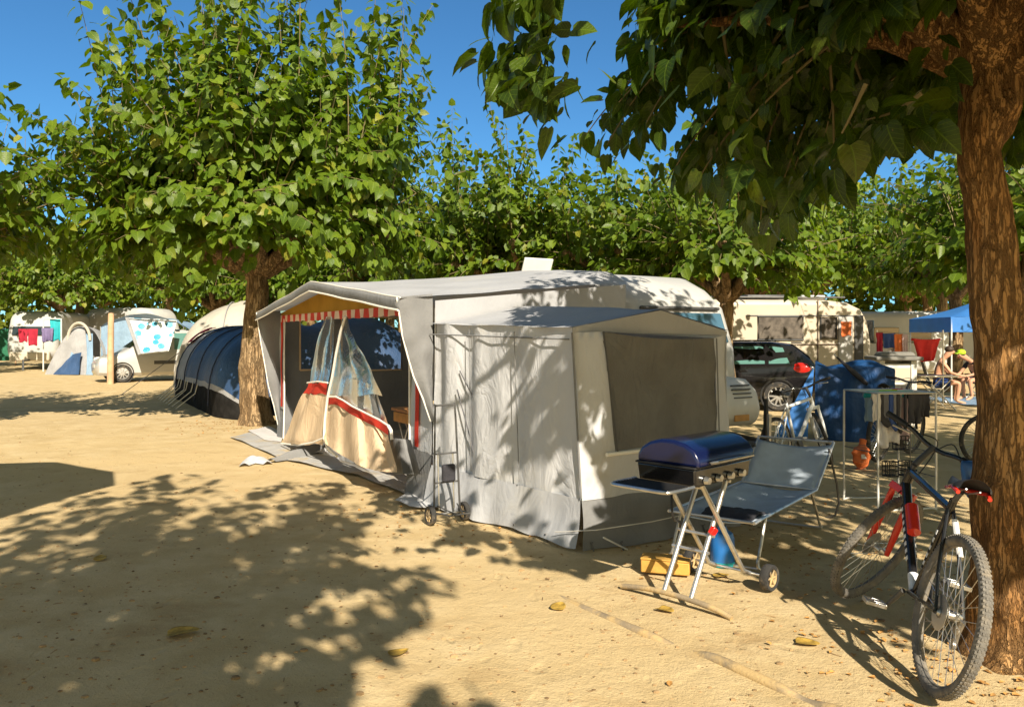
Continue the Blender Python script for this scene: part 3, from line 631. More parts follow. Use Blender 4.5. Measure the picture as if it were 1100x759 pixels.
# three background moulds, copied through the site
proto = []
def mould(label, loc, rz, sc, seed_kw):
    t_ = tree_thing(label, loc, rz, sc, 'mulberry trees across the campsite'); make_tree(t_, **seed_kw); proto.append(t_); return t_
kw = dict(r0=.2, spacing=.076, size=.195, tmpl=LEAF_LO, lm='leaf', droop=(.04, .3), slen=(1.3, 2.6), lowskirt=.45)
mould('slim mulberry tree with tall upright tip shoots rising behind the white caravan roof', tuple(P(560, 0, 19).xy)+(0,), 0, 1.0, dict(kw, fork=2.5, limbs=ring_limbs(7, 1.4, 3.4)+[(-.3, 0, 4.3)], shoots=25, spike=2))
mould('round leafy mulberry tree behind the open roof hatch of the caravan', (2.6, 18.2, 0), .5, 1.0, dict(kw, fork=2.4, limbs=ring_limbs(8, 1.6, 3.2)+[(0, 0, 3.8)], shoots=26, upb=.45))
mould('low drooping mulberry tree overhanging the left end of the cream caravan', (4.3, 15.8, 0), 0, 1.0, dict(kw, fork=2.4, limbs=ring_limbs(7, 1.3, 3.1)+[(0, 0, 3.6)], shoots=26, upb=.35, lowskirt=.6))
def tcopy(i, loc, rz, sc, label, group='mulberry trees across the campsite'):
    c = copy_tree(proto[i]); c.location = loc; c.rotation_euler = (0, 0, rz); c.scale = (sc,)*3
    c['label'] = label; c['group'] = group; return c
tcopy(1, (-9.9, 12.9, 0), 1.2, 1.12, 'tree at the left edge whose branch tips reach into the sky')
tcopy(0, (-1.7, 20.5, 0), 2.1, .98, 'mulberry tree just right of the broad porch tree')
tcopy(1, tuple(G(64, 395)), 2.6, 1.25, 'tree with curved sunlit trunk between the far caravan and the small dome tent')
tcopy(2, (9.2, 14.2, 0), .9, 1.05, 'mulberry tree half hidden behind the big right hand trunk')
tcopy(1, (7.4, 6.1, 0), 1.9, 1.15, 'leafy tree standing just out of frame on the right, shading the airer and tarpaulin')
tcopy(2, (12.6, 22.5, 0), 2.2, 1.15, 'dark trunked tree behind the blue gazebo and washing line')
FAR = 'leafy tree in the distant green belt around the campsite'
far = [(-19.5, 45, 1.6), (-10.5, 28, 1.1), (-7.0, 25.5, 1.0), (-27, 36, 1.3), (-24, 44, 1.5), (-17, 46, 1.5), (-11, 43, 1.5), (-5, 40, 1.45), (0.5, 27, 1.15), (5, 29, 1.1), (9.5, 31, 1.3), (14, 36, 1.6), (18.5, 34, 1.45), (22, 42, 1.6), (1, 42, 1.5), (7, 44, 1.6), (27, 40, 1.5), (33, 46, 1.5), (-33, 48, 1.5), (-3.9, 25.5, 1.05), (18, 26, 1.1), (-34, 38, 1.2), (15.5, 46, 2.1), (20, 52, 2.2), (-23, 29, 1.2), (-30, 31, 1.3), (11, 52, 1.9), (-45, 56, 1.6), (-30, 58, 1.6), (-20, 60, 1.6), (-8, 58, 1.6), (42, 58, 1.7), (30, 60, 1.8)]
for k, (x, y, s) in enumerate(far):
    tcopy((0, 1, 2)[k % 3], (x, y, 0), k*1.7, s, FAR, 'trees of the green belt')
pos = RNG.uniform((-62, 60.5, .1), (72, 65.5, 7.5), (26000, 3)); nn = RNG.normal(0, .5, (26000, 3))+np.array((0, -.6, .5))
lf = leaf_mesh('wood', pos, RNG.normal(0, 1, (26000, 3))+np.array((0, 0, -.8)), nn, .6*RNG.uniform(.6, 1.3, 26000), LEAF_LO, M['leaf_far'], None)
tag(lf, 'distant belt of green undergrowth closing the end of the campsite', 'undergrowth', kind='stuff')
# ---------------------------------------------------------------- awning (frame: x along its front towards the viewer, y away to the caravan)
AW = thing('awning', 'grey white caravan awning with open striped porch, hanging door flaps and dark mesh window', 'awning', (K.x, K.y, 0), (0, 0, AW_ROT))
def pipe(name, pts, r, m, parent, n=6): return MB().tube(pts, r, n).build(name, m, parent)
def lerp(a, b, t): return a+(b-a)*t
def eave(a): return 1.945+.315*max(0, 1-abs(a+2.8)/2.85)
def rail(a): return 2.285+.20*max(0, 1-((a+3.0)/3.1)**2)
def roofz(a, b):
    t = min(1, max(0, (b+.35)/2.75)); z = lerp(eave(a), rail(a), t)
    return z-.035*math.sin(PI*t)+crease((a, b, 0), 1.6, .018)
mb = MB(); mb.grid(lambda u, v: (lerp(-5.66, .03-.16*v*v, u), lerp(-.35, 2.46, v), roofz(lerp(-5.66, .03, u), lerp(-.35, 2.46, v))-.10*max(0, u-.94)/.06*v*v), 60, 26)
mb.build('roof', M['canvas_roof'], AW)
mb = MB(); mb.grid(lambda u, v: (lerp(-5.67, .04, u), -.355-.015*math.sin(v*3)+crease((u*5, 0, v), 2, .01), roofz(lerp(-5.66, .03, u), -.35)+.004-.115*v), 60, 3)
mb.build('canopy_band', M['canvas_grey'], AW, solid=.004)
pipe('piping', [(lerp(-5.67, .04, i/30), -.372, roofz(lerp(-5.66, .03, i/30), -.35)-.112) for i in range(31)], .010, M['piping'], AW)
pipe('piping', [(lerp(-5.67, .04, i/30), -.352, roofz(lerp(-5.66, .03, i/30), -.35)+.008) for i in range(31)], .007, M['piping'], AW)
# gable panel behind the canopy and the striped valance under it
mb = MB(); mb.grid(lambda u, v: (lerp(-5.55, -.05, u), -.005, lerp(1.885, max(1.89, eave(lerp(-5.55, -.05, u))-.01), v)), 40, 4)
mb.build('gable_panel', M['canvas_orange'], AW)
mb = MB(); mb.grid(lambda u, v: (lerp(-5.5, -.32, u), -.03-.012*math.sin(u*90)*(1-v), lerp(1.81-.012*abs(math.sin(u*PI*17)), 1.905, v)), 80, 3)
mb.build('valance', M['stripe'], AW)
# canopy side wings
def wing(a0, pts, name):
    mb = MB(); n = len(pts)-1
    def fn(u, v):
        k = min(int(v*n), n-1); t = v*n-k; b = lerp(pts[k][0], pts[k+1][0], t); z = lerp(pts[k][1], pts[k+1][1], t); bb = lerp(b, .0, u)
        return (a0+.05*math.sin(u*PI)*(.4+v)+crease((u*.6, v*2, a0), 3, .03), bb, z+u*.04*(1-v))
    mb.grid(fn, 8, 24); o = mb.build(name, M['canvas_grey'], AW)
    pipe('piping', [(a0, b-.004, z) for b, z in pts], .008, M['piping'], AW); return o
wing(.0, [(-.365, 1.955), (-.31, 1.60), (-.26, 1.42), (-.20, 1.22), (-.10, 1.0), (-.02, .78)], 'side_wing')
wing(-5.62, [(-.365, 1.95), (-.30, 1.5), (-.24, 1.15), (-.18, .8), (-.10, .5), (-.02, .12)], 'side_wing')
# front jambs: pale cloth with a red stripe and a grey foot
def jamb(a0, a1, red0, red1):
    w = MB(); w.quad((a0, -.012, .46), (a1, -.012, .46), (a1, -.012, 1.86), (a0, -.012, 1.86), 4, 14, lambda u, v, p: (0, crease(p, 4, .02), 0)); w.build('jamb', M['canvas_white'], AW)
    r = MB(); r.quad((red0, -.03, .50), (red1, -.03, .50), (red1, -.03, 1.82), (red0, -.03, 1.82), 2, 14, lambda u, v, p: (.015*math.sin(p[2]*9), crease(p, 4, .02), 0)); r.build('red_stripe', M['canvas_red'], AW)
    g = MB(); g.quad((a0-.01, -.06, .01), (a1+.01, -.06, .01), (a1, -.014, .47), (a0, -.014, .47), 4, 6, lambda u, v, p: (0, crease(p, 5, .03), 0)); g.build('mud_wall', M['canvas_grey'], AW)
    pipe('piping', [(a0 if a0 > -3 else a1, -.04, .02), (a0 if a0 > -3 else a1, -.025, .5), (a0 if a0 > -3 else a1, -.025, 1.85)], .011, M['piping'], AW)
jamb(-.50, .0, -.36, -.26); jamb(-5.62, -5.30, -5.50, -5.38)
# far end wall with two clear windows, back and ends
def wallq(name, m, a, b0, b1, z0, z1, nu=6, nv=6, axis='a'):
    mb = MB()
    if axis == 'a': mb.quad((a, b0, z0), (a, b1, z0), (a, b1, z1), (a, b0, z1), nu, nv, lambda u, v, p: (crease(p, 3, .03), 0, 0))
    else: mb.quad((b0, a, z0), (b1, a, z0), (b1, a, z1), (b0, a, z1), nu, nv, lambda u, v, p: (0, crease(p, 3, .03), 0))
    return mb
mb = MB()
E = -5.62
for (b0, b1, z0, z1) in ((0, .30, .0, 1.95), (.30, .80, .0, 1.05), (.80, .98, .0, 2.0), (.98, 2.02, 0, 1.02), (2.02, 2.38, 0, 2.2), (.30, .80, 1.88, 2.0), (.98, 2.02, 1.90, 2.16)):
    k = wallq('w', None, E, b0, b1, z0, z1); mb.add(k.v, k.f)
mb.build('end_wall', M['canvas_grey'], AW)
for (b0, b1, z0, z1) in ((.30, .80, 1.05, 1.88), (.98, 2.02, 1.02, 1.90)):
    wd = wallq('x', None, E+.01, b0, b1, z0, z1).build('window', M['pane'], AW)
    pipe('window_frame', [(E+.02, b0, z0), (E+.02, b1, z0), (E+.02, b1, z1), (E+.02, b0, z1), (E+.02, b0, z0)], .016, M['canvas_cream'], wd, 6)
mb = MB(); mb.quad((.012, .02, .02), (-.13, 2.44, .02), (-.13, 2.44, 2.17), (.012, .02, 1.93), 10, 10, lambda u, v, p: (crease(p, 2, .02), 0, 0)); mb.build('end_wall', M['canvas_roof'], AW)
for i in range(6):
    MB().tube([(-5.58+i*1.115, .03, .0), (-5.58+i*1.115, .03, 1.86)] if i in (0, 5) else [(-5.58+i*1.115, .25, eave(-5.58+i*1.115)-.05), (-5.58+i*1.115, 2.35, rail(-5.58+i*1.115)-.06)], .014, 8).build('tent_pole', M['steel'], AW)
# door flaps, gathered and tied up at the middle (rows measured on the porch plane: left x, right x, height)
def flap(rows, b, fold, nu=16, ph=0, amp=.05):
    mb = MB(); out = []
    for (y, xl, xr, bl) in rows:
        out.append((onA(xl, y, b+bl), onA(xr, y, b+bl)))
    n = len(out)-1
    def fn(u, v):
        k = min(int(v*n), n-1); t = v*n-k
        l = out[k][0].lerp(out[k+1][0], t); r = out[k][1].lerp(out[k+1][1], t); p = l.lerp(r, u)
        o = amp*math.sin(u*PI*2*fold+ph+v*.8)*(.3+.7*math.sin(PI*min(1, u*1.02)))
        return (p.x, p.y+o+crease(p, 3.5, .03), p.z+ .012*math.sin(u*17+ph))
    return mb.grid(fn, nu, n*5)
lf = thing('door_flap', None, None); lf.parent = AW
flap([(341, 349, 358, 0), (358, 344, 357, 0), (378, 338, 356, -.02), (398, 333, 354, -.05), (411, 331, 352, -.08)], -.06, 2, 14, .5, .03).build('clear_panel', M['pvc'], lf)
flap([(411, 330, 352, -.08), (415, 329, 351.5, -.085), (423, 325, 350.5, -.09)], -.07, 1, 14, .5, .03).build('red_stripe', M['canvas_red'], lf)
flap([(423, 325, 350.5, -.09), (440, 317, 349, -.12), (458, 309, 348, -.16), (473, 302, 348, -.2), (477, 303, 346, -.2)], -.07, 1.3, 18, .5, .05).build('lower_cloth', M['canvas_cream'], lf)
pipe('piping', [onA(x, y, b) for x, y, b in ((330, 411, -.19), (341, 409.5, -.20), (352, 411, -.19))], .010, M['piping'], lf)
pipe('piping', [onA(x, y, b) for x, y, b in ((302, 476, -.30), (320, 478, -.30), (336, 475, -.29), (348, 470, -.27))], .012, M['piping'], lf)
rf = thing('door_flap', None, None); rf.parent = AW
flap([(341, 371, 372.5, 0), (355, 364, 376, 0), (372, 360, 386, -.03), (388, 358, 394, -.07), (406, 355, 404, -.1), (424, 352, 411, -.12)], -.10, 2.4, 18, 0, .035).build('clear_panel', M['pvc'], rf)
def slant(rows_y0, rows_y1, b):                          # strip whose top edge falls from left to right
    mb = MB(); nu = 18; top = []; bot = []
    for i in range(nu+1):
        t = i/nu; X = lerp(352, 421, t); yt = lerp(427, 456, t)+3*math.sin(t*PI*1.6)-9*math.sin(PI*t)*.5
        top.append((X, yt))
    return top
top = [(352, 426), (361, 426), (369, 430), (378, 436), (388, 441), (398, 446), (408, 451), (417, 457)]
st = [(351.5, 434), (360, 434), (368, 438), (377, 445), (387, 450), (397, 455), (407, 460), (417, 467)]
lo1 = [(349, 452), (358, 453), (367, 456), (377, 461), (388, 466), (399, 471), (410, 476), (420, 481)]
lo2 = [(348, 468), (357, 472), (367, 475), (378, 480), (390, 486), (402, 491), (414, 495), (424, 499)]
lo3 = [(350, 476), (358, 483), (368, 489), (380, 496), (392, 502), (404, 505), (416, 507), (427, 507)]
pv = [(356, 404), (364, 404), (372, 405), (380, 407), (388, 409), (394, 411), (400, 414), (405, 418)]
def band(rows, b0, name, m, parent, amp=.05, ph=0, db=.0):
    mb = MB(); n = len(rows)-1; nu = len(rows[0])-1
    def fn(u, v):
        k = min(int(v*n), n-1); t = v*n-k; q = u*nu; i = min(int(q), nu-1); s = q-i
        x = lerp(lerp(rows[k][i][0], rows[k][i+1][0], s), lerp(rows[k+1][i][0], rows[k+1][i+1][0], s), t)
        y = lerp(lerp(rows[k][i][1], rows[k][i+1][1], s), lerp(rows[k+1][i][1], rows[k+1][i+1][1], s), t)
        o = amp*math.sin(u*9+ph)*(.5+.5*u)+.6*amp*math.sin(u*21+1)
        p = onA(x, y, b0+db*v+o); p.y += crease(p, 4, .025); return p
    mb.grid(fn, nu*3, n*5); return mb.build(name, m, parent)
band([pv, top], -.21, 'clear_panel', M['pvc'], rf, .03); band([top, st], -.225, 'red_stripe', M['canvas_red'], rf, .03)
band([st, lo1, lo2, lo3], -.225, 'lower_cloth', M['canvas_cream'], rf, .045, 0, -.12)
pipe('piping', [onA(x, y, -.26) for x, y in top], .011, M['piping'], rf)
pipe('piping', [onA(x, y, -.28) for x, y in ((371, 340), (366, 356), (361, 380), (357, 404), (352, 426), (349, 450), (348, 470), (352, 481), (362, 490))], .016, M['piping'], rf)
pipe('piping', [onA(x, y, -.27) for x, y in ((417, 457), (420, 462), (421, 472))], .016, M['piping'], rf)
mb = MB(); mb.grid(lambda u, v: onA(lerp(lerp(419, 422, v), lerp(441, 452, v), u), lerp(lerp(470, 472, u), 509, v), -.10-.06*math.sin(u*6)), 8, 8); mb.build('mud_wall', M['canvas_grey'], rf)
# crumpled hem on the ground under the flaps
def hem(pts, h, m, name):
    mb = MB(); n = len(pts)-1
    def fn(u, v):
        q = v*n; k = min(int(q), n-1); t = q-k; a, b, w0 = pts[k]; c, d, w1 = pts[k+1]
        p = aw(G(lerp(a, c, t), lerp(b, d, t))); w = lerp(w0, w1, t)
        p.x += .0; p.y += (u-.5)*w; p.z = .012+h*math.sin(u*PI)*(1+.7*noise.noise(Vector((v*6, u*2, h*9))))*(.4+.6*math.sin(PI*min(1, v*1.0))); return p
    mb.grid(fn, 12, n*8); return mb.build(name, m, AW)
hem([(290, 497, .15), (318, 492, .5), (340, 486, .7), (356, 478, .45)], .10, M['canvas_grey'], 'hem')
hem([(342, 490, .3), (358, 487, .55), (374, 490, .5), (388, 499, .25)], .12, M['canvas_white'], 'hem')
hem([(262, 501, .12), (274, 495, .30), (288, 499, .12)], .06, M['canvas_white'], 'hem')
# ---- annexe on the near end
Fb = Vector((2.06, .28, 0)); Ft = Vector((1.93, .26, 1.66)); Rb = Vector((2.06, 1.80, 0)); Rt = Vector((2.0, 1.815, 1.635)); Ap = Vector((2.03, 1.05, 1.80))
L0 = Vector((.02, -.02, 0)); L1 = Vector((.02, -.01, 1.72)); SK = .36
def at_h(lo, hi, z): return lo+(hi-lo)*(z/hi.z)
fs = lambda u, v, p: (crease(p, 2.2, .03), crease((p[0]*2.2, p[1], p[2]*.8), 2.2, .05, 3)+.014*math.sin(p[0]*11+p[2])*(.3+v*v)+.012*abs(math.sin(p[0]*5.2-p[2]*1.7)), 0)
MB().quad(at_h(L0, L1, SK), at_h(Fb, Ft, SK), Ft, L1, 34, 26, fs).build('front_wall', M['canvas_white'], AW)
MB().quad(L0+Vector((0, -.12, .01)), Fb+Vector((.02, -.08, .01)), at_h(Fb, Ft, SK+.01)+Vector((0, -.005, 0)), at_h(L0, L1, SK+.01)+Vector((0, -.005, 0)), 40, 8, lambda u, v, p: (crease(p, 4, .03)*(1-v), crease(p, 4, .10, 5)*(1-v), .02*(1-v)*abs(math.sin(u*13)))).build('mud_wall', M['canvas_roof'], AW)
hs = lambda p, f=1: (crease(p, 3, .03*f, 2), crease(p, 2, .012, 7), 0)
# end wall around the mesh window
def onC(px, py):                                          # end wall plane of the annexe
    n_ = (Rb-Fb).cross(Vector((0, 0, 1))).normalized(); D = Vector(((px-CX)/FPX, 1, (HY-py)/FPX))
    o = aw(Vector((0, 0, CAM_H))); d = Vector((Vector((D.x, D.y)).dot(U), Vector((D.x, D.y)).dot(N), D.z))
    t = (Fb-o).dot(n_)/d.dot(n_); return o+d*t
W = [onC(661, 484), onC(770, 470), onC(767, 363), onC(646, 356)]
Ftb = Ft+Vector((0, 0, -.04)); Rtb = Rt+Vector((0, 0, -.03))
cs = at_h(Fb, Ft, SK); cr = at_h(Rb, Rt, SK)
mb = MB(); dd = lambda u, v, p: hs(p)
W0l = W[0].copy(); W1l = W[1].copy()
mb.quad(cs, cr, W[1], W[0], 14, 4, dd); mb.quad(cs, W[0], W[3], Ftb, 6, 14, dd); mb.quad(W[1], cr, Rtb, W[2], 4, 14, dd); mb.quad(W[3], W[2], Rtb, Ftb, 14, 3, dd)
mb.build('end_wall', M['canvas_white'], AW)
mb = MB(); mb.grid(lambda u, v: tuple(Vector(Ftb).lerp(Rtb, u).lerp(Vector(Ft).lerp(Ap, u*2) if u < .5 else Vector(Ap).lerp(Rt, u*2-1), v)+Vector((.012, 0, 0))), 24, 4); mb.build('gable_band', M['canvas_roof'], AW)
wn = MB().quad(*[q+Vector((.004, 0, 0)) for q in W], 20, 16, lambda u, v, p: (.012*math.sin(u*5+v*4)+crease(p, 3.5, .035, 2)+.01*math.sin((u*1.3-v)*14), 0, -.03*math.sin(PI*u)*v*v)).build('mesh_window', M['mesh_dark'], AW)
pipe('window_frame', [W[3]+Vector((.03, 0, 0)), W[0]+Vector((.03, 0, 0))], .006, M['trim'], wn); pipe('window_frame', [W[2]+Vector((.03, 0, 0)), W[1]+Vector((.03, 0, 0))], .006, M['canvas_grey'], wn)
pipe('hem_strip', [W[0]+Vector((.02, -.1, -.02)), W[1]+Vector((.02, .05, -.03))], .016, M['piping'], AW, 8)
MB().quad(Fb+Vector((.10, -.06, .01)), Rb+Vector((.10, .02, .01)), cr+Vector((.006, 0, .01)), cs+Vector((.006, 0, .01)), 24, 8, lambda u, v, p: (crease(p, 4, .08, 1)*(1-v), crease(p, 4, .03, 5)*(1-v), 0)).build('mud_wall', M['canvas_grey'], AW)
# annexe roof: two slopes
r0 = Vector((.02, 1.05, 1.90)); e1 = Vector((.02, 1.85, 1.72))
mb = MB(); sg = lambda u, v, p: (0, 0, -.03*math.sin(PI*u)*math.sin(PI*v)+crease(p, 2, .014, 4))
mb.quad(L1+Vector((0, -.02, -.01)), Ft+Vector((.015, -.02, 0)), Ap+Vector((.015, 0, .006)), r0, 24, 12, sg); mb.quad(r0, Ap+Vector((.015, 0, .006)), Rt+Vector((.015, .02, 0)), e1, 24, 12, sg); mb.build('annexe_roof', M['canvas_roof'], AW)
mb = MB(); mb.quad(e1+Vector((0, 0, -1.7)), Rb, Rt, e1, 16, 12, lambda u, v, p: (0, crease(p, 2.5, .03), 0)); mb.build('back_wall', M['canvas_white'], AW)
for q in (.33, .66): pipe('seam', [at_h(L0.lerp(Fb, q), L1.lerp(Ft, q), .40)+Vector((0, -.028, 0)), L1.lerp(Ft, q)+Vector((0, -.03, -.05))], .004, M['canvas_grey'], AW, 5)
pipe('zip', [at_h(Fb, Ft, .38)+Vector((.02, -.012, 0)), at_h(Fb, Ft, 1.62)+Vector((.02, -.012, 0))], .008, M['canvas_grey'], AW, 6)
pipe('seam', [L1+Vector((0, -.03, -.11)), at_h(Fb, Ft, 1.57)+Vector((0, -.03, 0))], .006, M['canvas_grey'], AW)
pipe('guy_rope', [aw(P(494, 398, 7.15)), aw(P(530, 470, 6.9)), aw(P(569, 534, 6.55)), aw(G(566, 552))], .006, M['rope'], AW, 5)
pipe('guy_rope', [aw(P(491, 418, 7.15)), aw(P(505, 470, 7.05)), aw(P(517, 520, 6.9)), aw(G(512, 549))], .006, M['rope'], AW, 5)
pipe('guy_rope', [aw(P(596, 571, 6.0)), aw(P(640, 569, 5.75)), aw(P(700, 560, 5.95)), aw(P(770, 545, 6.5))], .004, M['rope_white'], AW, 5)
pipe('guy_rope', [aw(P(648, 577, 5.8)), aw(G(674, 590))], .007, M['rope_white'], AW, 5)
for (x, y) in ((672, 591), (590, 582), (505, 552), (556, 571), (760, 572), (640, 592)):
    MB().tube([aw(G(x, y))+Vector((0, 0, -.05)), aw(G(x, y))+Vector((-.03, -.02, .06)), aw(G(x, y))+Vector((.0, -.03, .07))], .006, 6).build('tent_peg', M['steel_dark'], AW)
# ---- groundsheet lying out in front of the porch
def gsheet(poly, name, m, label, z=.018):
    top = [G(x, y) for x, y in poly]; c = sum(top, Vector())/len(top); mb = MB(); n = len(top)
    vs = []; rings = 10
    for k in range(rings+1):
        for p in top:
            q = c.lerp(p, k/rings); vs.append((q.x, q.y, z+.018*abs(noise.noise(q*3))*(1 if k < rings else .3)+.008*math.sin(q.x*9)))
    fs_ = [(k*n+i, k*n+(i+1) % n, (k+1)*n+(i+1) % n, (k+1)*n+i) for k in range(rings) for i in range(n)]
    return tag(mb.add(vs, fs_).build(name, m), label, 'groundsheet')
def dense(p, k=4): return [(lerp(p[i][0], p[(i+1) % len(p)][0], j/k), lerp(p[i][1], p[(i+1) % len(p)][1], j/k)+.6*math.sin(i*3+j)) for i in range(len(p)) for j in range(k)]
gsheet(dense([(247, 470), (270, 464), (298, 478), (345, 480), (440, 514), (468, 528), (452, 540), (432, 524), (395, 512), (372, 509), (330, 500), (300, 492)]), 'groundsheet', M['groundsheet'], 'grey groundsheet spread on the sand before the awning porch')
gsheet(dense([(266, 463), (288, 459), (304, 468), (302, 477), (284, 474)]), 'groundsheet', M['white_cloth'], 'white sheet lying between the tree foot and the porch', .030)
gsheet(dense([(424, 541), (448, 524), (468, 520), (500, 538), (520, 553), (500, 556), (470, 549), (440, 546)]), 'groundsheet', M['canvas_white'], 'white sheet edge on the sand under the hand trolley', .034)
gi = MB(); gi.quad((-5.5, .05, .012), (-.05, .05, .012), (-.05, 2.35, .012), (-5.5, 2.35, .012), 20, 8, lambda u, v, p: (0, 0, abs(crease(p, 3, .01)))); gi.build('floor_sheet', M['groundsheet'], AW)
# ---- camping furniture inside the porch
tb = thing('camping_table', 'folding table with orange brown wooden top inside the awning porch', 'table', tuple(onA(427, 425, .7).xy*0)+(0,), (0, 0, 0))
def awl(a, b, z=0): q = K+U*a+N*b; return (q.x, q.y, z)
tb.location = awl(-1.25, .62); tb.rotation_euler = (0, 0, AW_ROT)
MB().box((0, 0, .74), (1.15, .62, .035)).build('tabletop', M['wood'], tb, bevel=.006); MB().box((0, -.30, .66), (1.0, .02, .11)).build('apron', M['orange_wood'], tb, bevel=.004)
for s in (-1, 1):
    for e in (-1, 1): MB().tube([(s*.48, e*.28, 0), (-s*.30, e*.28, .71)], .016, 8).build('leg', M['alu'], tb)
    for q in (-.3, .05, .3): MB().tube([(q-.16*s, -.26, .12), (q+.16*s, -.26, .62)], .010, 6).build('brace', M['alu'], tb)
MB().tube([(-.5, -.30, .32), (.55, -.34, .36)], .008, 6).build('rail', M['alu'], tb)
bk = MB()
for i, (w_, d_) in enumerate(((.30, .22), (.28, .21), (.29, .2), (.25, .18))): bk.box((.30+.01*(i % 2), .0, .772+i*.03), (w_, d_, .026), (0, 0, .1*i))
o = bk.build('paper_stack', M['white_cloth'], None, bevel=.003); o.location = awl(-1.25, .62); o.rotation_euler = (0, 0, AW_ROT); tag(o, 'stack of pale papers and magazines on the wooden table in the porch', 'papers')
ch = thing('folding_chair', 'dark folding chair standing inside the porch by the left jamb', 'chair', awl(-4.6, .55), (0, 0, AW_ROT+.4))
MB().box((0, 0, .42), (.42, .42, .03)).build('seat', M['dark_cloth'], ch, bevel=.01); MB().box((.0, .22, .72), (.42, .03, .45), (-.15, 0, 0)).build('backrest', M['dark_cloth'], ch, bevel=.01)
for s in (-1, 1):
    MB().tube([(s*.2, -.22, 0), (s*.2, .2, .42), (s*.2, .27, .95)], .012, 8).build('leg', M['alu'], ch); MB().tube([(s*.18, .24, 0), (s*.18, -.2, .42)], .012, 8).build('leg', M['alu'], ch)
cb = thing('camping_cupboard', 'brown cloth camping cupboard at the back of the porch', 'cupboard', awl(-2.0, 1.95), (0, 0, AW_ROT))
MB().box((0, 0, .55), (1.5, .5, 1.1)).build('body', M['trim_brown'], cb, bevel=.02); MB().box((-.38, -.262, .55), (.6, .02, .9)).build('door', M['orange_wood'], cb, bevel=.01); MB().box((.38, -.262, .55), (.6, .02, .9)).build('door', M['wood'], cb, bevel=.01)
# ---------------------------------------------------------------- caravans
def caravan(name_label, loc, rot, L, W_, H, m, z0=.45, nose=.55, corner=.22, front_gable=True, group=None):
    """x along the body (front at x=0, body towards -x), y across from 0 to W_"""
    cv = thing('caravan', name_label, 'caravan', loc, (0, 0, rot), group)
    prof = [(.30, z0+.10), (.40, z0+.45), (.36, z0+1.0), (.16, z0+1.52), (-.10, H-.22), (-.45, H-.06), (-1.0, H), (-L+.9, H), (-L+.4, H-.06), (-L+.12, H-.3), (-L, z0+1.1), (-L-.03, z0+.4), (-L+.1, z0), (-.1, z0)]
    prof = [(x*nose/.55 if x > 0 else x, z) for x, z in prof]
    mb = MB(); mb.prism(prof, W_, 'y', W_/2); mb.build('body', m, cv, bevel=corner, seg=5, angle=50)
    return cv
C1 = caravan('white caravan behind the grey awning with open roof hatch and gas locker nose', awl(-.40, 2.42), AW_ROT, 6.0, 1.80, 2.40, M['caravan'], corner=.30)
# front window lies on the sloped upper front
def slab(x0, z0, x1, z1, y0, y1, off, th):
    d = Vector((x1-x0, 0, z1-z0)); n_ = Vector((d.z, 0, -d.x)).normalized()
    mb = MB(); a = Vector((x0, 0, z0))+n_*off; b = Vector((x1, 0, z1))+n_*off
    vs = []
    for o_ in (0, th):
        for q, y in ((a, y0), (a, y1), (b, y1), (b, y0)): vs.append(q+n_*o_+Vector((0, y, 0)))
    return mb.add(vs, [(0, 1, 2, 3), (7, 6, 5, 4), (0, 4, 5, 1), (1, 5, 6, 2), (2, 6, 7, 3), (3, 7, 4, 0)])
wf = slab(.335, 1.50, .20, 1.86, .26, 1.54, .006, .03).build('front_window', M['glass_blue'], C1, bevel=.02)
slab(.20, 1.895, .185, 1.925, .28, 1.52, .004, .04).build('gutter', M['trim'], C1, bevel=.008)
slab(.345, 1.46, .33, 1.49, .3, 1.5, .004, .03).build('trim_strip', M['caravan_cream'], C1, bevel=.005)
gl = MB(); gl.prism([(.36, .55), (.95, .58), (1.02, .75), (.96, .98), (.80, 1.10), (.36, 1.13)], 1.30, 'y', .76); glo = gl.build('gas_locker', M['plastic_white'], C1, bevel=.09, seg=4)
for i in range(4): MB().box((.975-i*.014, 1.12, .90+i*.045), (.03, .28, .012), (0, -.35, 0)).build('vent', M['trim'], glo)
MB().box((1.0, 1.08, .68), (.02, .22, .07)).build('reflector_plate', M['orange_wood'], glo, bevel=.004)
mb = MB(); mb.tube([(.3, .5, .42), (1.55, 1.0, .44)], .035, 8); mb.tube([(.3, 1.5, .42), (1.55, 1.0, .44)], .035, 8); mb.build('drawbar', M['steel_dark'], C1)
MB().tube([(1.22, 1.20, .42), (1.22, 1.22, .70), (1.20, 1.24, .90)], [.022, .028, .022], 8).build('handbrake', M['black'], C1)
MB().tube([(1.35, 1.12, .0), (1.35, 1.12, .75)], .025, 8).build('jockey_wheel', M['steel'], C1)
h0 = MB(); h0.box((-2.95, .75, 2.44), (.55, .55, .05)); hb = h0.build('roof_hatch', M['plastic_white'], C1, bevel=.01)
MB().box((-2.70, .72, 2.58), (.035, .50, .36), (0, .45, 0)).build('hatch_lid', M['plastic_white'], hb, bevel=.012)
h1 = MB(); h1.lathe([(.0, .08), (.22, .07), (.24, .04), (.16, .03), (.15, 0)], 16, Matrix.Translation((-4.8, .8, 2.42))); h1.build('roof_vent', M['plastic_white'], C1)
for x in (-1.2, -4.6): MB().box((x, -.0, 1.55), (1.1, .03, .55)).build('side_window', M['glass'], C1, bevel=.012)
MB().box((-3.1, -.0, 1.33), (.62, .03, 1.65)).build('door', M['caravan_cream'], C1, bevel=.012)
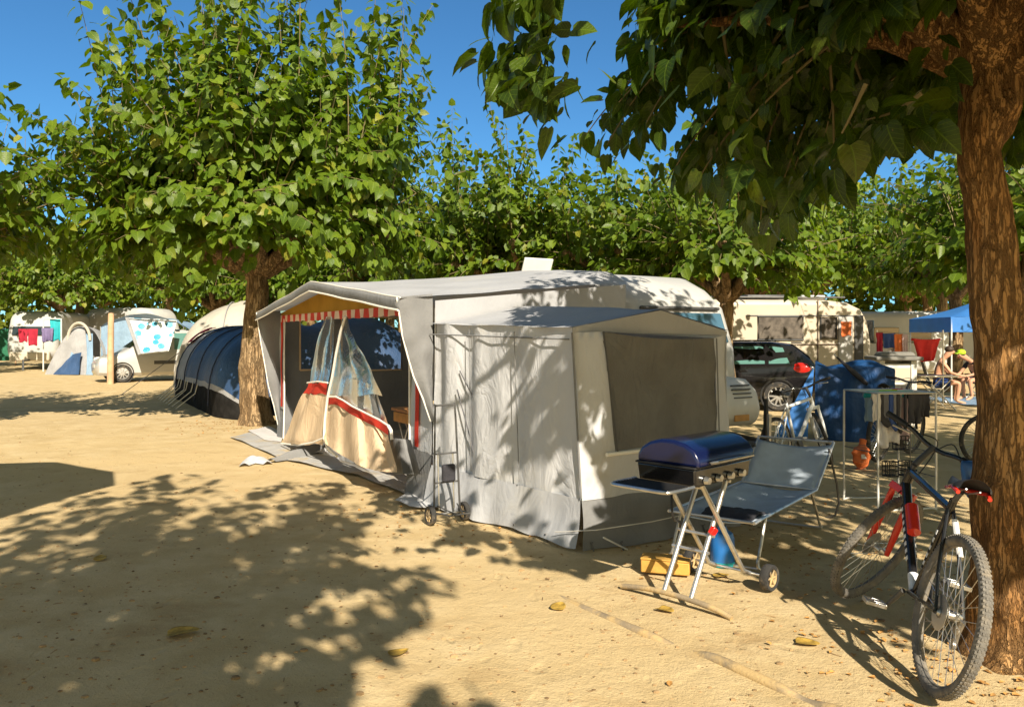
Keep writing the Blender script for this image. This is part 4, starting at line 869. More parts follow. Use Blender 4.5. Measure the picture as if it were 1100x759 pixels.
def wheel(parent, c, r, w_, ax='y', spokes=8, rimc='rim', name='wheel'):
    e = thing(name, None, None, c); e.parent = parent
    if ax == 'x': e.rotation_euler = (0, 0, PI/2)
    Mx = Matrix.Rotation(PI/2, 4, 'X'); h = w_/2
    MB().lathe([(r*.66, -h*.9), (r*.93, -h), (r*.995, -h*.7), (r, 0), (r*.995, h*.7), (r*.93, h), (r*.66, h*.9)], 32, Mx, False).build('tyre', M['rubber'], e)
    rm = MB(); rm.lathe([(r*.66, -h*.85), (r*.62, -h*.6), (r*.60, h*.6), (r*.66, h*.85)], 32, Mx, False)
    for s in (-1, 1):
        for k in range(spokes):
            a = 2*PI*k/spokes; rm.tube([(0, s*h*.55, 0), (math.cos(a)*r*.62, s*h*.72, math.sin(a)*r*.62)], [r*.10, r*.055], 6)
        rm.lathe([(0, s*h*.75), (r*.15, s*h*.7), (r*.16, s*h*.3)], 16, Mx)
    rm.build('rim', M[rimc], e); MB().lathe([(r*.58, -h*.1), (r*.58, h*.1)], 24, Mx).build('brake_disc', M['steel_dark'], e); return e
wheel(C1, (-3.4, .15, .31), .31, .18); wheel(C1, (-3.4, 1.9, .31), .31, .18)
# ---------------------------------------------------------------- gas grill on a folding trolley
BA = math.atan2(.69, .72)
GR = thing('gas_grill', 'black gas grill with shiny blue lid on a folding wheeled trolley', 'grill', (1.13, 4.90, 0), (0, 0, BA))
MB().box((0, 0, .775), (.60, .40, .11), taper=1.04).build('firebox', M['black_gloss'], GR, bevel=.012)
pr = [(-.235, .838), (-.232, .885), (-.20, .935), (-.14, .968), (-.06, .985), (.03, .985), (.11, .965), (.17, .93), (.20, .885), (.205, .838)]
lid = MB(); lid.prism([(y, z) for y, z in pr], .63, 'x', 0); lido = lid.build('lid', M['blue_enamel'], GR, bevel=.02, seg=4, angle=30)
MB().box((0, 0, .834), (.64, .425, .012)).build('lid_rim', M['black'], GR, bevel=.003)
MB().tube([(-.2, -.245, .86), (-.2, -.285, .87), (.2, -.285, .87), (.2, -.245, .86)], .010, 8).build('handle', M['steel'], lido)
for k in range(4):
    MB().lathe([(.0, .03), (.020, .028), (.024, 0)], 14, Matrix.Translation((-.20+k*.13, -.207, .755)) @ Matrix.Rotation(PI/2, 4, 'X')).build('knob', M['steel'], GR)
sh = MB()
for i in range(9): sh.tube([(-.34-.22+i*.026, -.19, .735), (-.34-.22+i*.026, .19, .735)], .005, 6)
sho = sh.build('shelf_grate', M['black'], GR); MB().box((-.45, 0, .725), (.24, .38, .01)).build('tray', M['black'], sho)
MB().tube(smooth_pts([(-.32, -.205, .73), (-.52, -.205, .73), (-.575, -.17, .73), (-.58, 0, .73), (-.575, .17, .73), (-.52, .205, .73), (-.32, .205, .73)], 4), .011, 8).build('shelf_frame', M['steel'], sho)
for y in (-.13, .06): MB().tube([(-.24, y, .045), (.16, y, .72)], .016, 10).build('leg', M['alu'], GR)
for y in (-.16, .09): MB().tube([(-.17, y, .72), (.30, y, .12), (.38, y, .085)], .015, 10).build('leg', M['alu'], GR)
MB().tube(smooth_pts([(-.24, -.40, .012), (-.24, -.28, .038), (-.24, -.05, .052), (-.24, .18, .045), (-.24, .38, .014)], 5), .017, 10).build('foot', M['hose'], GR)
for y, z, x in ((0, .39, -.03), (0, .70, .15), (0, .70, -.16), (0, .30, -.09)): MB().tube([(x, -.16, z), (x, .10, z)], .010, 8).build('crossbar', M['alu'], GR)
MB().tube([(.39, -.30, .085), (.39, .28, .085)], .009, 8).build('axle', M['steel'], GR)
for y in (-.29, .27): wheel(GR, (.39, y, .083), .083, .055, 'y', 6, 'hose')
MB().tube(smooth_pts([(-.1, .1, .70), (-.16, .05, .5), (.02, .12, .42), (.22, .26, .30)], 5), .008, 6).build('gas_hose', M['black'], GR)
MB().box((-.03, -.15, .42), (.05, .03, .05), (.3, .6, 0)).build('catch', M['lamp_red'], GR, bevel=.006)
gb = thing('gas_bottle', 'squat turquoise blue gas bottle standing behind the grill legs', 'gas bottle', tuple(G(776, 606)))
MB().lathe([(0, .01), (.075, .0), (.082, .02), (.082, .19), (.07, .225), (.035, .245), (.03, .27), (0, .272)], 24).build('body', M['gas_blue'], gb)
MB().lathe([(.083, .0), (.086, .012), (.083, .03)], 24).build('foot_ring', M['cyan_cloth'], gb)
v = MB(); v.tube([(0, 0, .27), (0, 0, .33)], .014, 8); v.tube([(-.04, 0, .315), (.05, 0, .315)], .012, 8); v.build('valve', M['alu'], gb)
yb = thing('yellow_box', 'yellow orange wooden box lying on the sand under the grill', 'box', tuple(G(715, 616)), (0, 0, BA-1.05))
MB().box((0, .02, .055), (.32, .15, .085)).build('body', M['yellow_box'], yb, bevel=.008); MB().box((0, .02, .104), (.325, .155, .012)).build('lid', M['yellow_box'], yb, bevel=.004)
# ---------------------------------------------------------------- blue lounger
LA = math.atan2(.8, .6)
LG = thing('sun_lounger', 'faded blue cloth camping lounger with raised headrest behind the grill', 'lounger', (1.38, 5.50, 0), (0, 0, LA))
H = .34; LW = .31
def lsurf(u, v):
    x = u*1.42; y = (v-.5)*2*LW
    return (x, y, H-.055*math.sin(PI*v)*(.5+.5*math.sin(PI*u))+.01*noise.noise(Vector((x*4, y*4, 0))))
mb = MB(); mb.grid(lsurf, 24, 10); mb.build('seat_cloth', M['lounger_blue'], LG, solid=.006)
bx0, bx1, bz1 = 1.42, 1.84, H+.32
mb = MB(); mb.grid(lambda u, v: (lerp(bx0, bx1, u)+.05*math.sin(PI*v)*(.4+.3*u), (v-.5)*2*LW*(1+.04*u), lerp(H, bz1, u)-.02*math.sin(PI*v)*(1+u)+.012*noise.noise(Vector((u*3, v*4, 3)))), 14, 10); mb.build('back_cloth', M['lounger_blue'], LG, solid=.006)
for s in (-1, 1):
    MB().tube([(-.01, s*LW, H), (1.42, s*LW, H)], .012, 8).build('side_rail', M['alu'], LG); MB().tube([(1.42, s*LW, H), (1.88, s*LW*1.05, bz1+.02)], .012, 8).build('side_rail', M['alu'], LG)
for x0, x1 in ((.22, .06), (1.28, 1.50)):
    MB().tube(smooth_pts([(x0, -LW, H), (x1, -LW, .06), (x1+.01, -LW*.9, .014), (x1+.01, LW*.9, .014), (x1, LW, .06), (x0, LW, H)], 4), .011, 8).build('leg', M['alu'], LG)
MB().tube(smooth_pts([(1.75, -LW*1.03, H+.30), (1.98, -LW*1.0, .03), (1.99, LW*1.0, .03), (1.75, LW*1.03, H+.30)], 4), .010, 8).build('leg', M['steel_dark'], LG)
for x in (-.005, 1.42): MB().tube([(x, -LW, H), (x, LW, H)], .011, 8).build('crossbar', M['alu'], LG)
MB().tube([(1.88, -LW*1.05, bz1+.02), (1.88, LW*1.05, bz1+.02)], .011, 8).build('crossbar', M['alu'], LG)
tw = MB(); tw.grid(lambda u, v: (.03+.34*u, -.27+.36*v, H-.02+.03*abs(noise.noise(Vector((u*5, v*5, 1))))+.035*math.sin(PI*u)), 14, 14); o = tw.build('folded_cloth', M['dark_cloth'], None, solid=.02); o.location = LG.location; o.rotation_euler = LG.rotation_euler
tag(o, 'dark crumpled cloth lying on the foot end of the blue lounger', 'cloth')
# ---------------------------------------------------------------- folding hand trolley
HT = thing('hand_trolley', 'folding luggage trolley with tall wire handle by the white awning wall', 'trolley', tuple(G(483, 562)), (0, 0, .55), scale=.95)
MB().tube(smooth_pts([(-.13, .05, .10), (-.115, .07, .6), (-.10, .09, 1.02), (-.085, .095, 1.05), (.085, .095, 1.05), (.10, .09, 1.02), (.115, .07, .6), (.13, .05, .10)], 4), .0095, 8).build('handle', M['steel_dark'], HT)
for s in (-1, 1): MB().tube([(s*.075, .06, .12), (s*.075, .085, .62)], .008, 8).build('inner_tube', M['steel'], HT)
for z in (.36, .62): MB().tube([(-.12, .07, z), (.12, .07, z)], .008, 8).build('crossbar', M['steel_dark'], HT)
MB().box((.0, .02, .45), (.13, .05, .16)).build('pouch', M['dark_cloth'], HT, bevel=.02)
MB().tube([(-.17, .04, .085), (.17, .04, .085)], .009, 8).build('axle', M['steel'], HT)
pl = MB(); pl.tube([(-.12, .03, .10), (-.10, -.20, .12), (.10, -.20, .12), (.12, .03, .10)], .008, 8); 
for s in (-1, 1): pl.tube([(s*.03, -.20, .12), (s*.10, .05, .16)], .006, 6)
pl.build('toe_frame', M['steel_dark'], HT)
for s in (-1, 1):
    e = wheel(HT, (s*.17, .04, .085), .085, .045, 'x', 7, 'hose')
# ---------------------------------------------------------------- bicycles
def bicycle(label, contact, heading, lean, steer, cols, wb=1.08, r=.345, saddle_z=.90, bar_z=.98, group='bicycles', tw_=.026, detail=True, bar_w=.30, flip=False):
    """x forward, rear wheel at x=0 on the ground; leans about the contact line; front assembly turns about the steering axis"""
    b = thing('bicycle', label, 'bicycle', contact, (lean, 0, heading), group)
    f_, fk, st_, rim = cols; RX = Matrix.Rotation(PI/2, 4, 'X')
    def whl(parent, c, sp=28, rear=False, steerM=None):
        e = thing('wheel', None, None, c); e.parent = parent
        nn_ = 96
        ty = MB(); 
        ty.tube([(math.cos(2*PI*k/40)*(r-tw_), 0, math.sin(2*PI*k/40)*(r-tw_)) for k in range(40)], tw_, 10, closed=True)
        if detail:
            for k in range(nn_):
                a = 2*PI*k/nn_
                for y in (-.016, -.005, .006, .017):
                    aa = a+(.03 if abs(y) > .01 else 0); rr = r-.003-abs(y)*.35
                    ty.box((math.cos(aa)*rr, y, math.sin(aa)*rr), (.010, .0085, .011), (0, -aa, 0))
        ty.build('tyre', M['rubber_dusty'] if detail else M['rubber'], e)
        rm = MB(); rr = r-2*tw_+.006; rm.tube([(math.cos(2*PI*k/40)*rr, 0, math.sin(2*PI*k/40)*rr) for k in range(40)], .012, 8, closed=True); rm.build('rim', M[rim], e)
        s = MB()
        for k in range(sp):
            a = 2*PI*k/sp; h = a+(.8 if k % 2 else -.8)
            s.tube([(math.cos(h)*.022, (.024 if k % 4 < 2 else -.024), math.sin(h)*.022), (math.cos(a)*rr, 0, math.sin(a)*rr)], .0016 if detail else .0026, 4)
        s.build('spoke', M['steel'], e)
        MB().lathe([(.010, -.055), (.026, -.03), (.016, -.02), (.016, .02), (.026, .03), (.010, .055)], 14, RX).build('hub', M['steel'], e)
        if detail:
            MB().lathe([(.03, -.042), (.08, -.042), (.08, -.040), (.03, -.040)], 28, RX).build('brake_disc', M['steel'], e)
        if rear:
            cs_ = MB()
            for k in range(6): cs_.lathe([(.02, .022+k*.004), (.056-k*.006, .022+k*.004), (.056-k*.006, .0245+k*.004), (.02, .0245+k*.004)], 22, Matrix.Rotation(-PI/2, 4, 'X'))
            cs_ = cs_.build('cassette', M['chain'], e); cs_.scale = (1, -1, 1) if False else (1, 1, 1)
        return e
    whl(b, (0, 0, r), rear=True)
    bb = Vector((.43, 0, r-.045)); ss = Vector((.27, 0, r+.43)); hd_t = Vector((wb-.24, 0, r+.52)); hd_b = Vector((wb-.19, 0, r+.41)); ra = Vector((0, 0, r))
    def T(name, p, q, rr, m, n=12, parent=b): return MB().tube([p, q], rr, n).build(name, m, parent)
    fr = MB(); fr.tube([hd_b+Vector((-.012, 0, .02)), bb.lerp(hd_b, .5), bb], [.026, .025, .023], 12); fr.tube([hd_t+Vector((-.01, 0, -.02)), ss], [.021, .018], 12); fr.tube([bb, ss+Vector((-.012, 0, .05))], .018, 12); fr.tube([hd_b, hd_t], .026, 12)
    for s in (-1, 1):
        fr.tube([bb+Vector((0, s*.03, 0)), ra+Vector((0, s*.058, 0))], .011, 8); fr.tube([ss+Vector((0, s*.012, 0)), ra+Vector((.10, s*.05, .16)), ra+Vector((0, s*.058, 0))], .009, 8)
    fr.build('frame', M[f_], b)
    if detail:
        for s in (-1, 1):                                # pale lettering down the tubes
            for (p, q, rr_, h_) in ((bb.lerp(hd_b, .28), bb.lerp(hd_b, .80), .0242, .020), (bb.lerp(ss, .30), bb.lerp(ss, .75), .0178, .013)):
                d_ = (q-p); L_ = d_.length; lt = MB().box((0, 0, 0), (L_, .003, h_)).build('lettering', M['letters'], b, smooth=False)
                lt.location = p.lerp(q, .5)+Vector((0, s*rr_, 0)); lt.rotation_euler = (0, -math.atan2(d_.z, d_.x), 0)
        lo = MB(); lo.tube([bb.lerp(hd_b, .02), bb.lerp(hd_b, .16)], .0262, 12); lo.build('frame_band', M['bike_white'], b)
        bt = MB(); q = bb.lerp(hd_b, .45)+Vector((-.02, 0, .06)); bt.tube([q, q+(hd_b-bb).normalized()*.17], .034, 14); bt.build('bottle', M['bike_red'], b)
        st2 = MB(); st2.tube([ss.lerp(ra, .1)+Vector((0, -.02, 0)), ss.lerp(ra, .45)+Vector((0, -.045, 0))], .014, 8); st2.build('stay_wrap', M['bike_white'], b)
    T('seat_post', ss+Vector((0, 0, .03)), Vector((.20, 0, saddle_z-.04)), .0135, M['steel_dark'])
    sd = MB(); n = 12
    def sad(u, v):
        w_ = .075*(1-u)**.8*(1 if u > .1 else .6+4*u)+.018*(1-u*.3); a = (v-.5)*PI*1.05
        return (.06+.28*u, w_*math.sin(a), saddle_z-.02+.045*math.cos(a)*(1-.25*u)-.018*math.sin(PI*u)+.02*(1-u))
    sd.grid(sad, 14, 12); so_ = sd.build('saddle', M[st_], b)
    sdl = MB(); 
    for s in (-1, 1): sdl.tube([(.08, s*.03, saddle_z-.01), (.20, s*.022, saddle_z-.045), (.31, s*.012, saddle_z-.01)], .004, 6)
    sdl.build('saddle_rail', M['steel'], so_)
    # cranks, chain
    cr = MB(); cr.lathe([(.03, .0), (.088, .0), (.092, .003), (.088, .006), (.03, .006)], 30, Matrix.Translation(bb+Vector((0, -.045, 0))) @ RX); co = cr.build('chainring', M['steel_dark'], b)
    for s, a in ((-1, 2.3), (1, 2.3+PI)):
        e = bb+Vector((math.cos(a)*.165, s*.075, math.sin(a)*.165)); k_ = MB(); k_.tube([bb+Vector((0, s*.055, 0)), e], [.014, .010], 8); ko = k_.build('crank', M['steel_dark'], b)
        pd = MB(); c = e+Vector((0, s*.06, 0))
        for y in (-.045, .045): pd.box(c+Vector((0, y, 0)), (.085, .012, .022))
        for x in (-.04, .04): pd.box(c+Vector((x, 0, 0)), (.010, .085, .02))
        pd.box(c, (.022, .09, .020)); pd.build('pedal', M['steel'], ko, bevel=.002)
    chn = MB(); chn.tube([bb+Vector((0, -.05, .088)), ra+Vector((0, -.045, .045))], .005, 6); chn.tube([bb+Vector((0, -.05, -.088)), ra+Vector((.04, -.045, -.12)), ra+Vector((.0, -.045, -.10)), ra+Vector((-.02, -.045, -.03))], .005, 6); chn.build('chain', M['chain'], b)
    dr = MB(); dr.tube([ra+Vector((0, -.06, -.01)), ra+Vector((.02, -.06, -.07)), ra+Vector((.01, -.055, -.14))], [.016, .014, .012], 8)
    for z in (-.065, -.13): dr.lathe([(0, -.006), (.022, -.006), (.022, .006), (0, .006)], 14, Matrix.Translation(ra+Vector((.015, -.05, z))) @ RX)
    dr.build('derailleur', M['chain'], b)
    # steering assembly about the head axis
    ax = (hd_b-hd_t).normalized()
    SM = Matrix.Translation(hd_b) @ Matrix.Rotation(steer, 4, ax)
    def turn(o, off=Vector((0, 0, 0))): o.parent = b; o.matrix_local = SM @ Matrix.Translation(off); return o
    fc = Vector((wb, 0, r))-hd_b
    crown = ax*.03
    fo = MB()
    for s in (-1, 1): fo.tube([crown+Vector((0, s*.056, 0)), crown.lerp(fc, .5)+Vector((.0, s*.058, 0)), fc+Vector((0, s*.062, 0))], [.017, .022, .016], 10)
    fo.box(crown, (.045, .15, .04)); turn(fo.build('fork', M[fk], b, bevel=.003))
    stn = MB(); top = -ax*.15; stn.tube([crown, top], .014, 10); stn.tube([top, top+Vector((.07, 0, .03+bar_z-(hd_b-ax*.15).z-.03))], .018, 10); turn(stn.build('stem', M['steel_dark'], b))
    bc = top+Vector((.07, 0, bar_z-(hd_b-ax*.15).z))
    hb_ = MB(); hb_.tube(smooth_pts([bc+Vector((-.05, -bar_w, .03)), bc+Vector((-.02, -bar_w*.5, .025)), bc+Vector((0, -.05, 0)), bc+Vector((0, .05, 0)), bc+Vector((-.02, bar_w*.5, .025)), bc+Vector((-.05, bar_w, .03))], 4), .013, 10); ho = turn(hb_.build('handlebar', M['bike_black'], b))
    for s in (-1, 1):
        MB().tube([bc+Vector((-.047, s*bar_w, .03)), bc+Vector((-.035, s*(bar_w-.13), .028))], .0175, 10).build('grip', M['black'], ho)
        MB().tube([bc+Vector((-.02, s*(bar_w-.15), .02)), bc+Vector((.04, s*(bar_w-.14), -.0)), bc+Vector((.03, s*(bar_w-.03), -.015))], .006, 6).build('brake_lever', M['steel'], ho)
    cbl = MB(); cbl.tube(smooth_pts([bc+Vector((.03, -.15, .01)), bc+Vector((.12, -.02, .06)), bc+Vector((.06, .03, -.10)), Vector((.02, .03, -.02))], 6), .0035, 5); cbl.tube(smooth_pts([bc+Vector((.03, .15, .01)), bc+Vector((.13, .05, .03)), bc+Vector((.05, .0, -.16)), Vector((-.02, .0, -.05))], 6), .0035, 5); turn(cbl.build('cable', M['black'], b))
    turn(whl(b, (0, 0, 0)), fc)
    return b
full_bike = bicycle
hd1 = math.atan2(.985, .17)
B1 = full_bike('red and black mountain bicycle leaning on the big rough trunk, rear wheel nearest', (1.87, 3.55, 0), hd1, .235, .80, ('bike_black', 'bike_red', 'saddle', 'rubber_dusty'), wb=1.13, r=.362, saddle_z=.93, bar_z=1.04)
MB().tube([(.06, -.068, .90), (.11, -.076, .915), (.2, -.05, .905), (.33, -.018, .885)], .010, 8).build('saddle_edge', M['bike_red'], B1)
MB().tube([(.06, .068, .90), (.11, .076, .915), (.2, .05, .905), (.33, .018, .885)], .010, 8).build('saddle_edge', M['bike_red'], B1)
bpy.context.view_layer.update()
gp = [o for o in B1.children_recursive if o.name.startswith('grip')]; gpos = [o.matrix_world @ (sum((Vector(v.co) for v in o.data.vertices), Vector())/len(o.data.vertices)) for o in gp]
gright = max(gpos, key=lambda v: v.x); print('grips', [(round(CX+FPX*v.x/v.y), round(HY-FPX*(v.z-CAM_H)/v.y), round(v.y, 2)) for v in gpos])
cl = MB()
def drape(u, v):
    a = (v-.5)*2; x = (u-.5)*.10; ang = max(-1, min(1, a/.22))*PI/2; rest = max(0, abs(a)-.22)
    y = .026*math.sin(ang)+math.copysign(.03*rest, a)+.012*math.sin(u*9+a*3)*rest*1.5; z = .026*math.cos(ang)-rest*.17*(1+.25*math.sin(u*5))
    return (x*(1-.35*rest), y, z)
cl.grid(drape, 14, 26); o = cl.build('hanging_cloth', M['bike_blue'], None, solid=.006); o.location = gright; o.rotation_euler = (0, 0, hd1-.80+PI/2); tag(o, 'blue cloth hung over the right handlebar end of the red and black bicycle', 'cloth')
full_bike('silver and blue bicycle standing between the lounger and the blue tarpaulin', (3.02, 9.0, 0), math.atan2(.75, .85), -.05, -.7, ('bike_white', 'bike_white', 'saddle', 'rim'), wb=1.06, r=.335, detail=False, tw_=.022, saddle_z=.93)
full_bike('dark bicycle standing behind the clothes airer, one wheel showing to its right', (4.62, 10.0, 0), .75, .05, .1, ('bike_black', 'bike_black', 'saddle', 'rubber_dusty'), wb=1.08, r=.345, detail=False, saddle_z=.95, tw_=.027)
full_bike('bicycle hidden behind the big trunk except for one dark wheel', (5.74, 9.55, 0), -.1, .0, .0, ('bike_blue', 'bike_black', 'saddle', 'rubber_dusty'), wb=1.08, r=.33, detail=False, tw_=.026)
# ---------------------------------------------------------------- clothes airer
AR = thing('clothes_airer', 'folding wire clothes airer hung with socks and small washing', 'clothes airer', (3.57, 7.5, 0), (0, 0, .16))
wy = .27; wx = .29; zt = 1.07
for s in (-1, 1):
    MB().tube(smooth_pts([(-wx, s*wy, zt), (-wx-.0, s*wy, .08), (-wx+.04, s*wy, .014), (wx-.04, s*wy, .014), (wx, s*wy, .08), (wx, s*wy, zt)], 4), .010, 8).build('leg', M['plastic_white'], AR)
    MB().tube([(-wx, s*wy, zt), (wx, s*wy, zt)], .0075, 8).build('rail', M['steel'], AR)
for s in (-1, 1): MB().tube([(s*wx, -wy, zt), (s*wx, wy, zt)], .0075, 8).build('rail', M['steel'], AR)
for k in range(8): MB().tube([(-wx, -wy+.07+k*.063, zt), (wx, -wy+.07+k*.063, zt)], .004, 6).build('rod', M['plastic_white'], AR)
for zz in (.30, .52):
    sf = MB(); 
    for k in range(7): sf.tube([(-wx, -wy+.02+k*.09, zz), (wx, -wy+.02+k*.09, zz)], .003, 5)
    for s in (-1, 1): sf.tube([(s*wx, -wy, zz), (s*wx, wy, zz)], .004, 5)
    sf.build('shelf', M['steel_dark'], AR)
MB().tube([(.03, -wy, .35), (.03, -wy, .80)], .005, 6).build('hook_rod', M['steel_dark'], AR)
def cloth(name, label, cat, loc, rz, w_, h_, m, group=None, fold=3, amp=.03, taper=.85, over=.06, seed=0, sag=0):
    mb = MB()
    def fn(u, v):
        x = (u-.5)*w_*(1-(1-taper)*v*math.sin(PI*abs(u-.5)))
        if v < .15: t = v/.15; return (x, .02-.02*t, -over*(1-t)-sag*math.sin(PI*u))
        t = (v-.15)/.85; return (x+crease((u*2, t*2, seed), 2, .02), amp*math.sin(u*fold*PI*2+seed)*t-.006, -h_*t*(1+.12*noise.noise(Vector((u*2.2, seed, 0))))-sag*math.sin(PI*u)+.004)
    mb.grid(fn, 16, 16); o = mb.build(name, m, None, solid=.004); o.location = loc; o.rotation_euler = (0, 0, rz); return tag(o, label, cat, group)
def sock(loc, rz, m, L, label, grp):
    mb = MB(); mb.tube(smooth_pts([(0, 0, .0), (0, 0, -L*.5), (.005, 0, -L*.72), (.05, 0, -L*.92), (.10, 0, -L)], 4), [.022]+[.030]*10+[.034]*4+[.022, .012], 10, flat=1.0)
    o = mb.build('sock', m, None); o.scale = (1, .45, 1); o.location = loc; o.rotation_euler = (0, 0, rz); return tag(o, label, 'sock', grp)
ca, sa = math.cos(.16), math.sin(.16)
def arp(x, y, z): return (3.57+(x*ca-y*sa)*.8, 7.5+(x*sa+y*ca)*.9, z)
for k, (x, m, L, lab) in enumerate(((-.25, 'dark_cloth', .30, 'black sock hung second from the left post of the airer'), (-.12, 'blue_cloth', .34, 'navy blue sock hanging at the front of the airer'), (-.03, 'dark_cloth', .37, 'long black sock hanging beside the navy one'), (.06, 'dark_cloth', .34, 'long black sock in front of the white cloths'))):
    sock(arp(x, -wy+.07, zt), .2+.3*k, M[m], L, lab, 'socks on the airer')
cloth('washing', 'grey white cloth hung at the left post of the airer', 'washing', arp(-.32, -wy+.06, zt+.004), .16, .09, .26, M['white_cloth'], 'washing on the airer', 1, .015)
cloth('washing', 'white vest hung low behind the black socks on the airer', 'washing', arp(-.07, -.10, zt+.004), .16, .26, .50, M['white_cloth'], 'washing on the airer', 2, .02, seed=1)
cloth('washing', 'pale pink cloth hanging right of the white vest on the airer', 'washing', arp(.14, -.04, zt+.004), .16, .22, .46, M['pink_cloth'], 'washing on the airer', 2, .02, seed=2)
cloth('washing', 'turquoise cloth draped along the front rod of the airer top', 'washing', arp(-.05, -wy+.20, zt+.006), .16, .50, .05, M['cyan_cloth'], 'washing on the airer', 2, .01, seed=3)
cloth('washing', 'black garment hanging at the right end of the airer', 'washing', arp(.26, -.20, zt+.006), .16, .18, .24, M['dark_cloth'], 'washing on the airer', 2, .02, seed=4)
for k, (x, y, z, lab) in enumerate(((-.13, -.2, .30, 'dark wire basket at the left of the airer bottom shelf'), (.08, -.2, .30, 'dark wire basket at the right of the airer bottom shelf'), (.12, -.05, .52, 'dark wire basket on the upper shelf of the airer'))):
    e = thing('wire_basket', lab, 'basket', arp(x, y, z+.004), (0, 0, .16), 'baskets on the airer')
    q = MB()
    for zz in (0, .045, .09, .13): q.tube([(-.055, -.04, zz), (.055, -.04, zz), (.055, .04, zz), (-.055, .04, zz)], .005, 5, closed=True)
    for xx in (-.055, -.02, .02, .055):
        for yy in (-.04, .04): q.tube([(xx, yy, 0), (xx, yy, .13)], .005, 5)
    q.build('basket', M['black'], e); MB().box((0, 0, .004), (.11, .08, .006)).build('base', M['dark_cloth'], e)
cloth('washing', 'lime and white cloth laid across the middle of the airer top', 'washing', arp(.0, .02, zt+.012), .3, .22, .10, M['lime'], 'washing on the airer', 2, .01, seed=5, over=.12)
cloth('washing', 'pale blue cloth hung over the left rod of the airer top', 'washing', arp(-.22, -.02, zt+.012), .16, .20, .30, M['tent_lblue'], 'washing on the airer', 2, .02, seed=6)
cloth('washing', 'dark red cloth bunched at the right back corner of the airer', 'washing', arp(.27, .20, zt+.012), .5, .16, .16, M['crimson'], 'washing on the airer', 2, .02, seed=7)
cloth('washing', 'small black shirt hung at the front right of the airer', 'washing', arp(.17, -wy+.05, zt+.006), .16, .15, .30, M['dark_cloth'], 'washing on the airer', 2, .015, seed=8)
for k, (px, py, m) in enumerate(((945, 419, 'bike_white'), (965, 421, 'lime'), (985, 418, 'cyan_cloth'))):
    pass
ob = thing('plastic_bag', 'crumpled orange red plastic bag standing on sand left of the airer', 'bag', tuple(G(925, 503)), scale=.78)
mb = MB(); mb.ball((0, 0, .17), (.14, .10, .19), 24, 18); mb.tube([(.0, 0, .26), (.02, 0, .36), (.03, 0, .39), (.05, 0, .46)], [.10, .045, .03, .075], 16)
for i, v in enumerate(mb.v): mb.v[i] = tuple(Vector((v[0], v[1], max(.0, v[2])))+Vector((noise.noise(Vector(v)*14), noise.noise(Vector(v)*14+Vector((5, 1, 2))), .5*noise.noise(Vector(v)*11)))*.06)
mb.build('body', M['orange_cloth'], ob, sub=1); MB().box((.0, -.105, .20), (.09, .012, .07)).build('white_patch', M['white_cloth'], ob, bevel=.004)
# ---------------------------------------------------------------- things behind: right side
TR = thing('trailer', 'low camping trailer under a deep blue tarpaulin behind the bicycles', 'trailer', tuple(P(876, 0, 12.3).xy)+(0,), (0, 0, -.36))
mb = MB()
def tarp(u, v):
    x = u*1.12; h = 1.14-.06*u-.05*math.sin(u*PI*2.2); 
    if v < .25: t = v/.25; return (x-.02*(1-t), -.14*(1-t)+crease((x, 0, t), 5, .05), h*t*.98)
    if v < .7: t = (v-.25)/.45; return (x, .55*t, h+.05*math.sin(PI*t)+crease((x*1.5, t, 2), 2.2, .05))
    t = (v-.7)/.3; return (x, .55+.12*t, h*(1-t))
def tarp2(u, v):
    p = Vector(tarp(u, v)); return p+Vector((0, crease(p, 2.6, .06), crease(p, 3, .03)))
mb.grid(tarp2, 40, 60); mb.build('tarpaulin', M['tarp_blue'], TR)
for u in (0, 1):
    mb = MB(); mb.grid(lambda s_, v: tuple(Vector(tarp2(u, v*.5))*(1-s_)+Vector(tarp2(u, 1-v*.5))*s_), 8, 24); mb.build('side_cloth', M['tarp_blue'], TR)
mb = MB(); mb.quad((-.62, -.34, .02), (-.10, -.20, .02), (-.03, -.02, 1.10), (-.08, -.03, 1.02), 12, 16, lambda u, v, p: (crease(p, 3, .04), crease(p, 4, .05), 0)); mb.build('side_wing', M['gazebo_blue'], TR, solid=.006)
for s in (.12, .95): MB().lathe([(0, -.06), (.24, -.07), (.26, 0), (.24, .07), (0, .06)], 20, Matrix.Translation((s, .3, .26)) @ Matrix.Rotation(PI/2, 4, 'Y')).build('wheel', M['rubber'], TR)
ug = thing('folded_parasol', 'dark folded parasol pole lying over the blue tarpaulin', 'parasol', tuple(P(905, 395, 12.0)), (0, .38, .1))
MB().tube([(-.15, 0, .12), (.20, 0, .0), (.50, 0, -.10)], [.012, .045, .03], 8).build('canopy', M['dark_cloth'], ug); MB().tube([(-.2, 0, .14), (.62, 0, -.14)], .010, 8).build('pole', M['alu'], ug)
# camp kitchen
KT = thing('camp_kitchen', 'white camp kitchen cabinet with broad grey stone top beyond the airer', 'cabinet', tuple(P(959, 0, 14.2).xy)+(0,), (0, 0, -.1))
kb = MB()
for x in (-.27, .27): kb.box((x, 0, .58), (.10, .50, 1.16))
kb.box((0, .2, .58), (.45, .06, 1.16)); kb.box((0, 0, .35), (.45, .46, .05)); kb.box((0, 0, .75), (.45, .46, .05)); kb.box((0, 0, 1.06), (.45, .46, .08)); kb.build('body', M['plastic_white'], KT, bevel=.01)
MB().box((0, -.225, .90), (.43, .02, .26)).build('door', M['caravan_cream'], KT, bevel=.006)
MB().box((0, -.02, 1.19), (.80, .66, .07)).build('top', M['grey_board'], KT, bevel=.02); MB().box((.05, .05, 1.265), (.62, .4, .08), taper=.85).build('cover', M['grey_board'], KT, bevel=.03)
